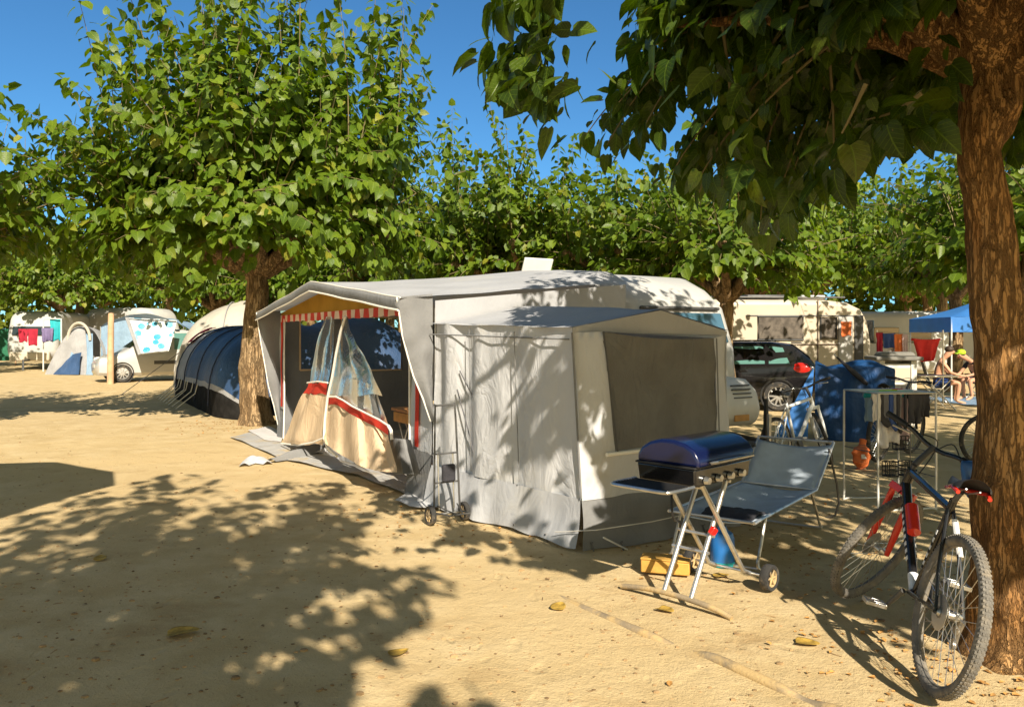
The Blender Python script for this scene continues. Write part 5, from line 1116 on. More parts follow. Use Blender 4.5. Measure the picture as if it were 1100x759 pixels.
# cream caravan
P2 = P(930, 0, 19.3)
C2 = caravan('cream caravan with dark curtained window behind the black hatchback', (P2.x, P2.y, 0), .10, 4.6, 2.1, 2.46, M['caravan_cream'], corner=.13, nose=.25)
def c2w(px0, py0, px1, py1, name, m, fr=True):
    d = 19.3; a = P(px0, py0, d); b = P(px1, py1, d); x0 = (a.x-P2.x)/math.cos(.1); x1 = (b.x-P2.x)/math.cos(.1)
    o = MB().box(((x0+x1)/2, -.012, (a.z+b.z)/2), (abs(x1-x0), .03, abs(a.z-b.z))).build(name, m, C2, bevel=.02)
    if fr: MB().tube([(x0-.02, -.02, a.z+.02), (x1+.02, -.02, a.z+.02), (x1+.02, -.02, b.z-.02), (x0-.02, -.02, b.z-.02)], .022, 8, closed=True).build('window_frame', M['trim'], o)
    return o
c2w(811, 341, 859, 364, 'side_window', M['curtain']); c2w(880, 342, 896, 363, 'side_window', M['curtain'])
c2w(917, 340, 927, 398, 'doorway', M['trim'], False); c2w(899, 340, 915, 400, 'door', M['caravan'], False); c2w(797, 369, 928, 370.5, 'trim_strip', M['trim_brown'], False); c2w(875.5, 322, 877, 395, 'trim_strip', M['trim_brown'], False); c2w(797, 338.5, 928, 339.8, 'trim_strip', M['canvas_grey'], False)
for y in (.25, 1.85): MB().tube([(-4.2, y, 2.53), (-.4, y, 2.53)], .02, 8).build('roof_rail', M['steel_dark'], C2)
MB().box((-2.2, 1.0, 2.56), (1.1, .8, .10)).build('roof_box', M['steel_dark'], C2, bevel=.03); MB().box((-1.1, .7, 2.55), (.6, .5, .09)).build('roof_hatch', M['plastic_white'], C2, bevel=.02)
MB().box((.20, .6, 1.72), (.04, 1.2, .5)).build('end_window', M['glass'], C2, bevel=.02)
for y in (.15, 1.95): wheel(C2, (-2.3, y, .31), .31, .18)
o = cloth('towel', 'orange towel hanging on the side of the cream caravan', 'towel', tuple(P(909, 345, 19.0)), .1, .28, .36, M['orange_cloth'], None, 1, .03)
C3 = caravan('white caravan dappled with leaf shade beyond the clothes line', (P(1012, 0, 25).x, 25, 0), .05, 3.9, 2.1, 2.35, M['caravan'], corner=.2)
MB().box((-1.9, -.012, 1.6), (1.0, .03, .5)).build('side_window', M['glass'], C3, bevel=.02); MB().box((-.7, -.012, 1.6), (.7, .03, .5)).build('side_window', M['glass'], C3, bevel=.02)
C4 = caravan('white caravan partly hidden behind the blue gazebo', (P(1075, 0, 29).x, 29, 0), -.2, 4.5, 2.1, 2.5, M['caravan'], corner=.25)
MB().box((-1.9, -.012, 1.6), (1.2, .03, .5)).build('side_window', M['glass'], C4, bevel=.02)
# clothes line
cl_ = thing('clothes_line', 'clothes line strung between two thin posts in front of the white caravan', 'clothes line', tuple(P(942, 0, 18).xy)+(0,))
wl = P(1013, 0, 18).x-P(942, 0, 18).x
for x in (0, wl): MB().tube([(x, 0, 0), (x, 0, 1.72)], .016, 8).build('post', M['steel'], cl_)
for z in (1.69, 1.50): MB().tube([(wl*i/12, 0, z-.05*math.sin(PI*i/12)) for i in range(13)], .005, 5).build('line', M['rope'], cl_)
def online(px, z=1.68): q = P(px, 0, 17.97); return (q.x, q.y, z-.05*math.sin(PI*min(1, max(0, (px-942)/71))))
for px, w_, h_, m, lab in ((945, .16, .52, 'crimson', 'dark red cloth first on the clothes line next to the cream caravan'), (955, .30, .34, 'blue_cloth', 'royal blue shirt on the clothes line'), (965, .22, .55, 'orange_cloth', 'orange cloth on the clothes line right of the blue shirt'), (972, .14, .6, 'pink_cloth', 'pale cloth strip on the clothes line left of the big red towel'), (959, .18, .62, 'white_cloth', 'white cloth behind the blue shirt on the clothes line')):
    o = cloth('laundry', lab, 'laundry', online(px), .03, w_, h_, M[m], 'laundry on the line', 2, .02, seed=px)
    if px == 959: o.location.y += .08
cloth('towel', 'large bright red towel sagging from the clothes line', 'towel', online(995, 1.58), .03, .70, .52, M['red_cloth'], None, 2, .05, taper=.5, seed=3, sag=.03)
# gazebo
GZ = thing('gazebo', 'open blue fabric gazebo on slim white poles at right', 'gazebo', tuple(P(1022, 0, 19).xy)+(0,), (0, 0, -.12))
gw, gd, ge = 2.6, 2.6, 1.98
for x in (0, gw):
    for y in (0, gd): MB().tube([(x, y, 0), (x, y, ge)], .022, 8).build('pole', M['plastic_white'], GZ)
mb = MB(); cc = (gw/2, gd/2, ge+.55); cs4 = [(-.02, -.02, ge+.06), (gw+.02, -.02, ge+.06), (gw+.02, gd+.02, ge+.06), (-.02, gd+.02, ge+.06)]
for i in range(4): mb.quad(cs4[i], cs4[(i+1) % 4], cc, cc, 8, 8, lambda u, v, p: (0, 0, -.05*math.sin(PI*v)))
mb.build('canopy', M['gazebo_blue'], GZ)
for i in range(4):
    a, b = Vector(cs4[i]), Vector(cs4[(i+1) % 4]); MB().quad(a+Vector((0, 0, -.36)), b+Vector((0, 0, -.36)), b, a, 20, 3, lambda u, v, p: (crease(p, 3, .03), crease(p, 3, .03), 0)).build('valance', M['gazebo_blue'], GZ)
tb2 = thing('camping_table', 'pale folding camping table on crossed legs by the white gazebo pole', 'table', tuple(P(1003, 0, 17.2).xy)+(0,), (0, 0, -.05))
MB().box((0, 0, .72), (.80, .55, .03)).build('tabletop', M['alu'], tb2, bevel=.006)
for y in (-.22, .22):
    MB().tube([(-.36, y, 0), (.30, y, .70)], .013, 8).build('leg', M['alu'], tb2); MB().tube([(.36, y, 0), (-.30, y, .70)], .013, 8).build('leg', M['alu'], tb2)
def deckchair(loc, rz, label):
    c = thing('camping_chair', label, 'chair', loc, (0, 0, rz), 'camping chairs at the gazebo')
    MB().box((0, 0, .42), (.46, .46, .03)).build('seat', M['tent_navy'], c, bevel=.01); MB().box((-.27, 0, .74), (.03, .46, .60), (0, -.25, 0)).build('backrest', M['tent_navy'], c, bevel=.01)
    for s in (-1, 1):
        MB().tube([(.22, s*.25, 0), (-.18, s*.25, .42), (-.36, s*.25, 1.04)], .012, 8).build('leg', M['alu'], c); MB().tube([(-.24, s*.25, 0), (.2, s*.25, .42)], .012, 8).build('leg', M['alu'], c); MB().box((.0, s*.26, .63), (.42, .04, .025)).build('armrest', M['black'], c, bevel=.006)
    return c
def skinmesh(name, verts, edges, rad, m, parent, sub=2):
    me = bpy.data.meshes.new(name); me.from_pydata(verts, edges, []); me.materials.append(m); o = bpy.data.objects.new(name, me); COL.objects.link(o); o.parent = parent
    o.modifiers.new('sk', 'SKIN').use_smooth_shade = True; 
    if not me.skin_vertices: me.attributes.new('skin', 'FLOAT', 'POINT') if False else None
    bpy.context.view_layer.objects.active = o
    lay = me.skin_vertices[0].data if me.skin_vertices else None
    if lay is None:
        with bpy.context.temp_override(object=o, active_object=o): bpy.ops.mesh.customdata_skin_add()
        lay = me.skin_vertices[0].data
    for i, r_ in enumerate(rad): lay[i].radius = (r_, r_) if not isinstance(r_, tuple) else r_
    lay[0].use_root = True
    q = o.modifiers.new('ss', 'SUBSURF'); q.levels = sub; q.render_levels = sub; return o
def seated(label, loc, rz, lean, headtilt, shirt, shorts, hat, knee_out=.0):
    p = thing('person', label, 'person', loc, (0, 0, rz))
    cl, sl_ = math.cos(lean), math.sin(lean)
    def up(d, y=0, dx=0): return (d*sl_+dx, y, .52+d*cl)
    V = []; E = []; Rr = []
    def add(p_, r_, par=None):
        V.append(p_); Rr.append(r_)
        if par is not None: E.append((par, len(V)-1))
        return len(V)-1
    pel = add(up(0), .125); wst = add(up(.18), .115, pel); cst = add(up(.38), .135, wst); nk0 = add(up(.50), .07, cst); nk1 = add(up(.57, 0, .02), .05, nk0)
    h1 = add(up(.63, 0, .05+headtilt*.05), .075, nk1); h2 = add(up(.74, 0, .07+headtilt*.12), .085, h1); h3 = add(up(.82, 0, .06+headtilt*.16), .06, h2)
    nose = add((V[h2][0]+.105, 0, V[h2][2]-.03), .012, h2)
    for s in (-1, 1):
        hp = add((.04, s*.09, .50), .085, pel); kn = add((.46, s*(.11+knee_out), .50), .062, hp); cf = add((.44, s*(.12+knee_out), .32), .052, kn); an = add((.40, s*(.12+knee_out), .09), .034, cf); ft = add((.52, s*(.13+knee_out), .04), .034, an); add((.60, s*(.13+knee_out), .03), .022, ft)
        shp = up(.46, s*.17); sh = add(shp, .052, cst); el = add((shp[0]+.16, s*.23, shp[2]-.24), .04, sh); wr = add((shp[0]+.38, s*.14, shp[2]-.30), .026, el); pm = add((shp[0]+.45, s*.12, shp[2]-.31), .030, wr)
        for f, dy in enumerate((-.03, -.01, .01, .03)):
            f1 = add((shp[0]+.50, s*.12+dy, shp[2]-.315), .010, pm); f2 = add((shp[0]+.53-.005*f, s*.12+dy, shp[2]-.335), .008, f1)
        add((shp[0]+.47, s*.12-s*.05, shp[2]-.30), .010, pm)
    skinmesh('body', V, E, Rr, M['skin'], p)
    if shirt:
        v2 = [V[pel], V[wst], V[cst], V[nk0]]; e2 = [(0, 1), (1, 2), (2, 3)]; r2 = [.14, .132, .152, .075]
        for s in (-1, 1):
            q = up(.46, s*.17); v2.append(q); e2.append((2, len(v2)-1)); r2.append(.066); v2.append((q[0]+.08, s*.20, q[2]-.12)); e2.append((len(v2)-2, len(v2)-1)); r2.append(.056)
        skinmesh('shirt', v2, e2, r2, M[shirt], p)
    v3 = [up(.02)]; e3 = []; r3 = [.142]
    for s in (-1, 1):
        v3 += [(.06, s*.09, .505), (.32, s*(.105+knee_out*.6), .505)]; e3 += [(0, len(v3)-2), (len(v3)-2, len(v3)-1)]; r3 += [.10, .082]
    skinmesh('shorts', v3, e3, r3, M[shorts], p)
    hc = V[h2]; hm_ = MB(); hm_.ball((hc[0]-.015, 0, hc[2]+.035), (.098, .092, .085), 16, 10); hm_.build('hair', M['hair'], p)
    if hat: h_ = MB(); h_.ball((hc[0]-.01, 0, hc[2]+.055), (.108, .102, .085), 16, 10); h_.box((hc[0]+.13, 0, hc[2]+.04), (.12, .15, .015), (0, .2, 0)); h_.build('cap', M[hat], p)
    ey = MB()
    for s in (-1, 1): ey.ball((hc[0]+.078, s*.033, hc[2]+.005), .011, 8, 6)
    ey.build('eye', M['black'], p); mo = MB(); mo.box((hc[0]+.076, 0, hc[2]-.062), (.012, .045, .010)); mo.build('mouth', M['lamp_red'], p)
    return p
q1 = P(1008, 0, 18.6); q2 = P(1050, 0, 19.6)
deckchair((q1.x-.0, q1.y, 0), -.35, 'dark blue camping chair with the bare shouldered person left of the gazebo pole'); seated('person in dark shorts sitting bare shouldered beside the white gazebo pole', (q1.x-.05, q1.y, 0), -.35, .25, .3, None, 'blue_cloth', None)
deckchair((q2.x+.1, q2.y+.05, 0), PI+.25, 'dark camping chair under the blue gazebo'); seated('person in lime green cap and dark top sitting bent forward under the gazebo', (q2.x+.1, q2.y, 0), PI+.25, .62, 1.0, 'dark_cloth', 'dark_cloth', 'lime')
gs2 = MB(); qa = P(1046, 0, 18.7); gs2.quad((-.6, -.8, .02), (1.6, -.8, .02), (1.6, 1.6, .02), (-.6, 1.6, .02), 16, 16, lambda u, v, p: (0, 0, abs(crease(p, 3, .02)))); o = gs2.build('groundsheet', M['tent_lblue']); o.location = (qa.x, qa.y, 0); tag(o, 'pale blue groundsheet on the sand under the gazebo', 'groundsheet')
# ---------------------------------------------------------------- cars
def car(label, loc, rz, st, W_, paint, wheels, r, glass, rear=False, extra=None):
    """st: stations (x, z_low, z_belt, z_roof, half width at belt, half width at roof); x from nose to tail"""
    c = thing('car', label, 'car', loc, (0, 0, rz)); body = MB(); secs = []
    for (x, zl, zb, zr, wb_, wr) in st:
        g = zr-zb; pts = [(0, zl), (wb_*.86, zl), (wb_*.98, zl+.10), (wb_*1.0, lerp(zl, zb, .55)), (wb_*.985, zb-.02), (wb_*.97, zb)]
        pts += [(lerp(wb_*.965, wr, .5), zb+g*.5), (wr, zr-min(.05, g*.3)), (wr*.9, zr-min(.012, g*.1)), (wr*.5, zr+.008), (0, zr+.012)]
        secs.append([(x, -y, z) for y, z in pts]+[(x, y, z) for y, z in reversed(pts[1:-1])])
    n = len(secs[0]); vs = [v for s in secs for v in s]; fs = []
    for i in range(len(secs)-1):
        for k in range(n): l = (k+1) % n; fs.append((i*n+k, i*n+l, (i+1)*n+l, (i+1)*n+k))
    fs.append(tuple(range(n))); fs.append(tuple((len(secs)-1)*n+k for k in reversed(range(n))))
    body.add(vs, fs); bo = body.build('body', paint, c, angle=32)
    def side(i0, i1, t0=.08, t1=.90, x0=0, x1=0):
        def at(x, t):
            for a, b in zip(st, st[1:]):
                if a[0] <= x <= b[0]: f = (x-a[0])/(b[0]-a[0]); s = [lerp(a[k], b[k], f) for k in range(6)]; break
            zb, zr, wb_, wr = s[2], s[3], s[4], s[5]; z = lerp(zb, zr-min(.05, (zr-zb)*.3), t)
            return lerp(wb_*.97, wr, t)+.004, z
        return at
    at = side(0, 0)
    for s in (-1, 1):
        for (xa, xb, xc, xd) in glass:
            mb = MB()
            def fn(u, v): 
                x = lerp(lerp(xa, xb, u), lerp(xc, xd, u), v); y, z = at(x, .10+.80*v); return (x, s*y, z)
            mb.grid(fn, 10, 6); mb.build('side_window', M['glass_teal'], c)
    for (x, r_) in wheels:
        for s in (-1, 1):
            y = s*(W_-.085); MB().lathe([(0, -.14*s), (r_+.02, -.14*s), (r_+.02, .016*s), (r_+.055, .02*s), (r_+.06, .0), (r_+.05, -.06*s), (r_+.045, -.16*s), (0, -.16*s)], 28, Matrix.Translation((x, s*(W_-.006), r_+.01)) @ Matrix.Rotation(-PI/2, 4, 'X')).build('wheel_arch', M['black'], c)
            wheel(c, (x, s*(W_-.075), r_), r_, .19, 'y', 10)
    return c, at
bs = [(0, .34, .58, .62, .60, .50), (.06, .22, .62, .68, .72, .60), (.35, .20, .74, .80, .80, .68), (.95, .20, .86, .93, .83, .70), (1.15, .20, .89, 1.02, .84, .70), (1.75, .20, .92, 1.40, .845, .60), (2.1, .20, .93, 1.46, .85, .60), (2.9, .20, .95, 1.46, .85, .60), (3.35, .22, .97, 1.40, .84, .58), (3.68, .26, .98, 1.14, .82, .60), (3.80, .30, .92, .99, .80, .62), (3.86, .38, .80, .84, .74, .60)]
q = G(836, 441); CH = PI+(-.42)
# tail faces the viewer's right; nose points away to the left
hx = Vector((math.cos(.33), -math.sin(.33)))             # nose -> tail direction
orig = Vector((q.x, q.y))-hx*3.05-Vector((hx.y, -hx.x))*.775
CB, at = car('black hatchback with red tail lamp parked between the white and cream caravans', (orig.x, orig.y, 0), math.atan2(hx.y, hx.x), bs, .85, M['car_black'], ((.72, .31), (3.05, .31)), .31, ((1.52, 2.02, 1.85, 2.06), (2.12, 2.78, 2.14, 2.74), (2.86, 3.28, 2.86, 3.14)))
mb = MB(); mb.quad((3.39, -.50, 1.385), (3.39, .50, 1.385), (3.70, .55, 1.115), (3.70, -.55, 1.115), 8, 6, lambda u, v, p: (.012, 0, .012+.015*math.sin(PI*u))); mb.build('rear_window', M['glass_blue'], CB)
for s in (-1, 1): MB().ball((3.50, s*.755, .90), (.24, .095, .125), 16, 10).build('tail_lamp', M['lamp_red'], CB)
MB().box((3.86, 0, .62), (.02, .5, .11)).build('number_plate', M['plastic_white'], CB, bevel=.004); MB().box((3.80, 0, .40), (.14, 1.5, .16)).build('bumper', M['black'], CB, bevel=.03); MB().box((3.42, 0, 1.44), (.22, 1.0, .025)).build('spoiler', M['car_black'], CB, bevel=.01)
for s in (-1, 1): MB().tube([(1.9, s*.54, 1.475), (3.0, s*.54, 1.48)], .018, 8).build('roof_rail', M['steel_dark'], CB); MB().box((1.55, s*.95, .98), (.10, .16, .12)).build('mirror', M['car_black'], CB, bevel=.03); MB().box((2.35, s*.853, .84), (.16, .03, .03)).build('door_handle', M['car_black'], CB, bevel=.008)
ws = [(0, .34, .58, .64, .60, .50), (.06, .24, .66, .74, .74, .62), (.40, .22, .84, .92, .82, .70), (.80, .22, .93, 1.04, .84, .72), (1.0, .22, .97, 1.15, .845, .72), (1.75, .22, 1.02, 1.72, .85, .66), (2.1, .22, 1.03, 1.80, .85, .66), (3.6, .24, 1.05, 1.80, .85, .66), (4.05, .26, 1.05, 1.66, .84, .64), (4.15, .34, .98, 1.10, .80, .62)]
q = G(131, 410.5); hw = Vector((math.cos(.62), math.sin(.62))); orig = Vector((q.x, q.y))-hw*.75+Vector((-hw.y, hw.x))*.77
CW, atw = car('white people carrier with flower printed sunshade in its windscreen', (orig.x, orig.y, 0), .62, ws, .85, M['car_white'], ((.75, .31), (3.3, .31)), .31, ((1.62, 2.3, 1.95, 2.32), (2.42, 3.2, 2.44, 3.16)))
mb = MB(); mb.quad((1.02, -.66, 1.165), (1.02, .66, 1.165), (1.74, .60, 1.70), (1.74, -.60, 1.70), 8, 8, lambda u, v, p: (-.015, 0, .018)); mb.build('windscreen', M['glass'], CW)
def flower_mat():
    m, nt, out = nodes('sunshade'); co = nd(nt, 'TexCoord').outputs['Object']; vo = nd(nt, 'TexVoronoi', Scale=3.0); nt.links.new(co, vo.inputs[0])
    b = ramp(nt, vo.outputs['Distance'], .40, .34); c = mixc(nt, b, (.70, .76, .80), (.03, .26, .42)); v2 = nd(nt, 'TexVoronoi', Scale=9.0); nt.links.new(co, v2.inputs[0]); b2 = ramp(nt, v2.outputs['Distance'], .25, .2)
    c = mixc(nt, b2, c, (.10, .42, .55)); bs_ = nd(nt, 'BsdfPrincipled', Roughness=.4); nt.links.new(c, bs_.inputs[0]); nt.links.new(bs_.outputs[0], out.inputs[0]); return m
FC = thing('flower_cloth', 'white sheet printed with big blue flowers and grey border, hung against the people carrier', 'cloth', tuple(P(162, 378, 26.2)))
cr4 = [P(x, y, d)-P(162, 378, 26.2) for x, y, d in ((150, 381, 26.3), (181, 377, 26.6), (190, 344, 27.2), (136, 341, 26.8))]
MB().quad(*cr4, 16, 14, lambda u, v, p: (0, crease(p, 2, .10), 0)).build('sheet', flower_mat(), FC, solid=.01)
bd = MB(); bd.tube([cr4[0]+Vector((.04, -.06, 0)), cr4[3]+Vector((.04, -.06, 0))], .07, 6, flat=.3); bd.tube([cr4[0]+Vector((0, -.06, .03)), cr4[1]+Vector((0, -.06, .03))], .05, 6, flat=.3); bd.tube([cr4[3]+Vector((0, -.06, -.03)), cr4[2]+Vector((0, -.06, -.03))], .05, 6, flat=.3); bd.build('border', M['tent_grey'], FC)
MB().box((2.3, -.858, .66), (1.1, .03, .12)).build('side_strip', M['trim'], CW, bevel=.01); MB().box((2.3, .858, .66), (1.1, .03, .12)).build('side_strip', M['trim'], CW, bevel=.01)
for s in (-1, 1): MB().ball((.22, s*.62, .74), (.16, .13, .11), 12, 8).build('headlight', M['lamp_clear'], CW); MB().box((1.30, s*.96, 1.10), (.10, .18, .15)).build('mirror', M['trim'], CW, bevel=.03)
MB().box((.03, 0, .42), (.05, 1.1, .16)).build('grille', M['trim'], CW, bevel=.02); MB().box((.0, 0, .54), (.02, .5, .11)).build('number_plate', M['plastic_white'], CW, bevel=.004)
# ---------------------------------------------------------------- left side: tunnel tent, post, dome tent, far caravan
TT = thing('tunnel_tent', 'low navy blue tunnel tent with pale band and black mud skirts', 'tent', (-8.85, 20.6, 0), (0, 0, AW_ROT))
TL, TWd, THt = 6.9, 3.2, 1.86
def tsec(v, h=THt, w_=TWd):                              # v 0..1 from the near ground edge over the top
    a = PI*(1-v); c = math.cos(a); s = math.sin(a)
    y = w_/2+math.copysign(abs(c)**.75, -1*-c)*w_/2; z = h*s**.72; return y, z
def tsurf(x, v):
    e = 1.0
    if x > TL-1.3: t = (x-(TL-1.3))/1.3; e = math.sqrt(max(0.02, 1-t*t*.92))
    if x < .5: e = .93+.07*(x/.5)
    hoop = -.055*abs(math.sin(PI*x/1.55))
    y, z = tsec(v); y = TWd/2+(y-TWd/2)*(.55+.45*e); z = z*e*(1+hoop*.6)
    return Vector((x, y+crease((x, v*3, 0), 1.6, .04), max(.0, z+crease((x, v*3, 3), 2, .03))))
def tpart(name, m, x0, x1, v0, v1, nu=24, nv=10, off=0, par=TT):
    mb = MB(); mb.grid(lambda u, v: tuple(tsurf(lerp(x0, x1, u), lerp(v0, v1, v))+Vector((0, -off, off))), nu, nv); return mb.build(name, m, par)
vb, vs_, vc = .055, .072, .36
tpart('mud_skirt', M['skirt_black'], .25, TL, .0, vb, 40, 5); tpart('grey_band', M['tent_grey'], .2, TL, vb, vs_, 40, 3)
tpart('side_panel', M['tent_grey'], .15, 2.0, vs_, vc, 8, 12); tpart('side_panel', M['tent_blue'], 2.0, 5.3, vs_, vc, 26, 12); tpart('side_panel', M['tent_blue'], 5.3, TL, vs_, .70, 30, 30)
tpart('roof', M['tent_navy'], .0, 5.3, vc, .72, 30, 16); tpart('far_side', M['tent_navy'], .0, TL, .70, 1.0, 30, 12)
for x in (.9, 2.0, 3.6, 5.3): pipe('hoop', [tsurf(x, lerp(.01, .99, i/24))+Vector((0, -.02, .02)) for i in range(25)], .014, M['tent_navy'], TT, 8)
for x in (.45, .9, 1.3, 1.8, 2.3, 2.75, 3.3, 3.9): pipe('tie_tape', [tsurf(x, .06)+Vector((0, -.03, 0)), tsurf(x-.05, .03)+Vector((0, -.05, 0)), (x-.10, -.42, .01)], .012, M['rope_white'], TT, 5)
mb = MB()
for i in range(12):
    v0, v1 = lerp(.02, .98, i/12), lerp(.02, .98, (i+1)/12); a, b = tsurf(.02, v0), tsurf(.02, v1); mb.add([(a.x, a.y, 0), (b.x, b.y, 0), tuple(b), tuple(a)], [(0, 1, 2, 3)])
mb.build('front_panel', M['tent_grey'], TT)
mb = MB(); mb.quad((-.55, .1, .02), (-.15, 1.2, .02), (.05, 1.0, 1.55), (.05, .25, 1.35), 8, 12, lambda u, v, p: (crease(p, 3, .08), crease(p, 3, .06), 0)); mb.build('entrance_flap', M['tent_cream'], TT)
tpart('red_window', M['crimson'], .05, 1.2, .24, .40, 8, 8, .05)
for q in ((184, 428), (176, 424)): pass
pipe('guy_rope', [tsurf(.1, .35), (-1.3, -1.1, .0)], .010, M['rope'], TT, 5)
RT = thing('rounded_tent', 'pale cream and teal rounded tent rising behind the navy tunnel tent', 'tent', (-8.15, 24.6, 0), (0, 0, .15), scale=.98)
def dome(u0, u1, name, m):
    mb = MB()
    def fn(u, v):
        x = lerp(u0, u1, u); t = math.sqrt(max(0, 1-(x/2.0)**2)); a = PI*v
        p = Vector((x, -2.0*math.cos(a)*(.55+.45*t), 2.72*(math.sin(a)**.75)*(.35+.65*t))); return p+Vector((0, 0, crease(p, 1.6, .05)-.04*abs(math.sin(x*2.1))))
    mb.grid(fn, 16, 28); return mb.build(name, m, RT)
dome(-1.98, -.5, 'cream_panel', M['tent_cream']); dome(-.5, .5, 'cream_panel', M['tent_cream']); dome(.5, 1.98, 'teal_panel', M['tent_teal'])
for x in (-.5, .5, 1.2): pipe('hoop', [(x, -2.02*math.cos(PI*i/24)*(.55+.45*math.sqrt(1-(x/2.0)**2)), .02+2.72*(max(0, math.sin(PI*i/24))**.75)*(.35+.65*math.sqrt(1-(x/2.0)**2))) for i in range(25)], .016, M['tent_grey'], RT, 6)
BD = thing('dome_tent', 'dark blue dome tent seen through the clear side windows of the awning porch', 'tent', (-3.75, 18.4, 0), (0, 0, .2))
mb = MB()
def bdome(u, v):
    x = lerp(-1.75, 1.75, u); t = math.sqrt(max(0, 1-(x/1.76)**2)); a = PI*v
    p = Vector((x, -1.6*math.cos(a)*(.5+.5*t), 2.05*(math.sin(a)**.8)*(.25+.75*t))); return p+Vector((0, 0, crease(p, 1.8, .04)))
mb.grid(bdome, 24, 24); mb.build('flysheet', M['tent_blue'], BD)
for x in (.12, .88): pipe('hoop', [bdome(x, i/20)+Vector((0, 0, .02)) for i in range(21)], .016, M['tent_grey'], BD, 6)
BA_ = thing('awning_canopy', 'light blue canopy on poles rising behind the white people carrier', 'canopy', tuple(P(108, 0, 33).xy)+(0,), (0, 0, .05))
mb = MB(); mb.grid(lambda u, v: (3.4*u, 2.2*v, 1.95+.55*math.sin(PI*u)**.8*(1-.25*v)-.10*math.sin(PI*v)+crease((u*3, v*2, 0), 2, .04)), 20, 10); mb.build('canopy', M['tent_lblue'], BA_)
mb = MB(); mb.quad((.0, -.02, .05), (1.3, -.02, .05), (1.3, 0, 1.95), (.0, 0, 1.93), 10, 10, lambda u, v, p: (0, crease(p, 2.5, .08), .3*math.sin(PI*u*.5)*v)); mb.build('side_sheet', M['tent_lblue'], BA_)
for x in (0, 3.4):
    for y in (0, 2.2): MB().tube([(x, y, 0), (x, y, 1.97)], .025, 8).build('pole', M['steel'], BA_)
WP = thing('wooden_post', 'plain pale wooden post standing in front of the white people carrier', 'post', tuple(G(118.5, 412)), (0, .01, .3))
mb = MB(); mb.lathe([(.10, -.1), (.105, .1), (.098, 1.2), (.092, 2.25), (.08, 2.33), (0, 2.34)], 14); mb.build('post', M['post_wood'], WP)
DT = thing('dome_tent', 'small grey and blue dome tent with open hood left of the white people carrier', 'tent', tuple(P(89, 0, 33).xy)+(0,), (0, 0, -.2), scale=.96)
mb = MB(); mb.grid(lambda u, v: ((u-.5)*2.0*(1-.85*v**1.3)*1.0-.1, -.9+.9*v, 2.05*math.sin(v*PI/2)*(1-.25*abs(u-.5)*2*(1-v))), 12, 14); mb.build('front', M['tent_grey'], DT)
mb = MB(); mb.grid(lambda u, v: (-.05+1.25*u*(1-.6*v), -.95+.1*u+.9*v, 1.75*math.sin(v*PI/2)), 12, 14); mb.build('blue_panel', M['tent_lblue'], DT)
mb = MB(); mb.grid(lambda u, v: ((u-.5)*2.2*(1-.0*v), .0+1.8*v, 2.05*math.sqrt(max(0, 1-v*v))*math.sqrt(max(.0, 1-(abs(u-.5)*2)**2.4))), 16, 12); mb.build('rear', M['tent_grey'], DT)
pipe('hood', [(.1+.55*math.cos(PI*i/16), -.35, 1.45+.75*math.sin(PI*i/16)) for i in range(17)], .06, M['tent_cream'], DT, 8)
mb = MB(); mb.quad((-.35, -1.22, .02), (.75, -1.12, .02), (.62, -.85, .95), (.15, -.85, .85), 10, 10, lambda u, v, p: (crease(p, 3, .08), crease(p, 3, .08), 0)); mb.build('blue_cover', M['tent_blue'], DT)
CL = caravan('white caravan with two dark red towels at the far left', (P(9, 0, 37).x, 37, 0), -1.35, 5.2, 2.15, 2.75, M['caravan'], corner=.28, nose=.45)
wf2 = slab(.30, 1.6, .13, 2.0, .25, 1.9, .01, .03).build('front_window', M['glass'], CL, bevel=.02)
MB().tube([(.3, 1.05, .45), (1.25, 1.05, .45), (1.25, 1.05, 0)], .05, 8).build('drawbar', M['steel_dark'], CL)
MB().box((.42, 1.05, .62), (.25, 1.7, .42)).build('gas_locker', M['caravan_cream'], CL, bevel=.06)
for px, lab in ((25, 'dark red towel on the left across the nose of the far caravan'), (35.5, 'longer dark red towel on the right across the nose of the far caravan')):
    cloth('towel', lab, 'towel', tuple(P(px, 353, 35.4)), .1, .42, .60 if px < 30 else .78, M['crimson'], 'red towels on the far caravan', 1, .03, seed=px)
cloth('towel', 'turquoise cloth hanging at the right of the far caravan', 'towel', tuple(P(60, 342, 35.2)), .2, .50, 1.0, M['cyan_cloth'], None, 2, .06)
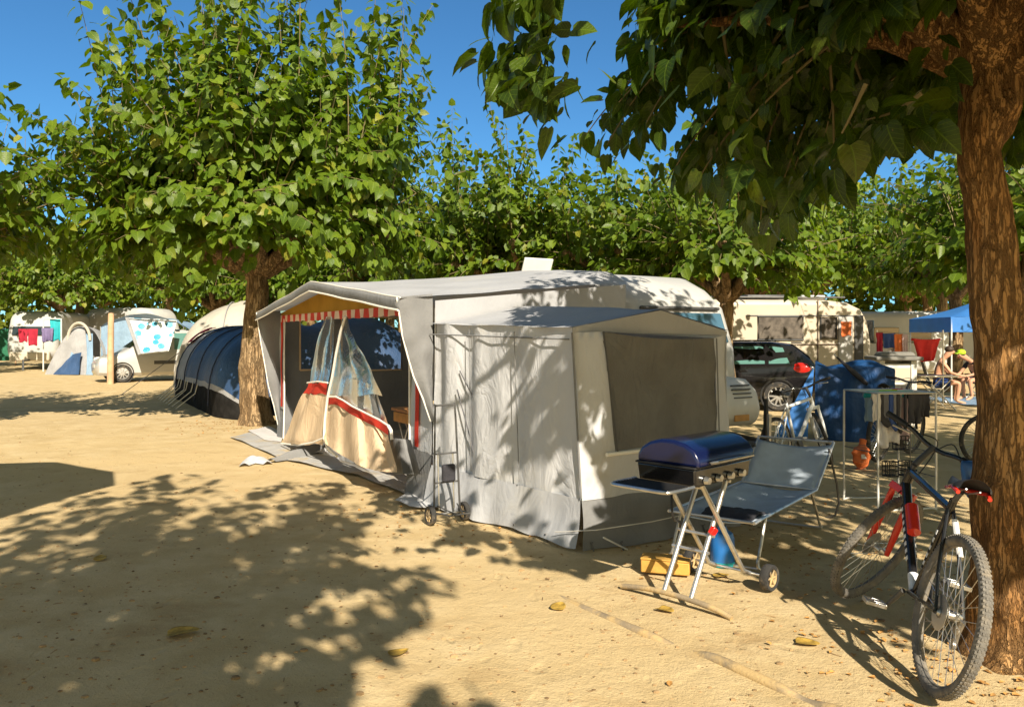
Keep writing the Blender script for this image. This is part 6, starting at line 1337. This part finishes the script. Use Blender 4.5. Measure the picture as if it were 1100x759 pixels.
cloth('towel', 'purple grey cloth hanging below the far caravan side', 'towel', tuple(P(51, 352, 35.0)), .2, .50, .62, M['purple_cloth'], None, 2, .06)
AT = thing('awning_stand', 'thin pole stand holding the cloths beside the far caravan', 'clothes stand', tuple(P(55, 0, 35.1).xy)+(0,))
for x in (-.35, .45): MB().tube([(x, 0, 0), (x, 0, 2.35)], .03, 8).build('pole', M['plastic_white'], AT)
MB().tube([(-.35, 0, 2.33), (.45, 0, 2.33)], .025, 8).build('rail', M['plastic_white'], AT)
C6 = caravan('white caravan with dark awning window behind the small dome tent', (P(112, 0, 43).x, 43, 0), .05, 2.6, 2.1, 2.75, M['caravan'], corner=.2)
MB().box((-1.3, -.02, 1.7), (1.3, .04, .85)).build('side_window', M['trim_brown'], C6, bevel=.02)
C7 = caravan('rounded white caravan roof showing above the people carrier', (P(163, 0, 41).x, 41, 0), -.3, 4.6, 2.1, 3.05, M['caravan'], corner=.45)
MB().box((-1.5, -.02, 1.7), (1.6, .04, .6)).build('side_window', M['glass'], C7, bevel=.02)
HG = thing('windbreak_fence', 'dark green screen fence at the far left edge', 'fence', tuple(P(-20, 0, 42).xy)+(0,), (0, 0, .05))
MB().box((.2, 0, 1.1), (3.4, .10, 1.7)).build('screen', M['hedge_green'], HG, bevel=.01)
for x in (-1.4, .2, 1.8): MB().tube([(x, -.07, 0), (x, -.07, 2.0)], .03, 8).build('post', M['post_wood'], HG)
# shade sail stretched over the neighbouring pitch; its shadow falls on the sand at the left edge
SSp = [(122, 506), (124, 521), (60, 538), (0, 556), (-120, 590), (-160, 540), (-60, 498), (60, 496)]
SSz = 3.6; sv = []
for x, y in SSp: g = G(x, y); sv.append((g.x-LHAT[0]*SSz*COT, g.y-LHAT[1]*SSz*COT, SSz))
SSL = thing('shade_sail', 'flat shade sail on poles over the pitch left of the viewpoint', 'shade sail', (0, 0, 0))
MB().add(sv, [tuple(range(len(sv)))]).build('cloth', M['canvas_white'], SSL, solid=.01)
for k in (4, 5): MB().tube([(sv[k][0], sv[k][1], 0), (sv[k][0], sv[k][1], SSz+.1)], .03, 8).build('pole', M['steel'], SSL)
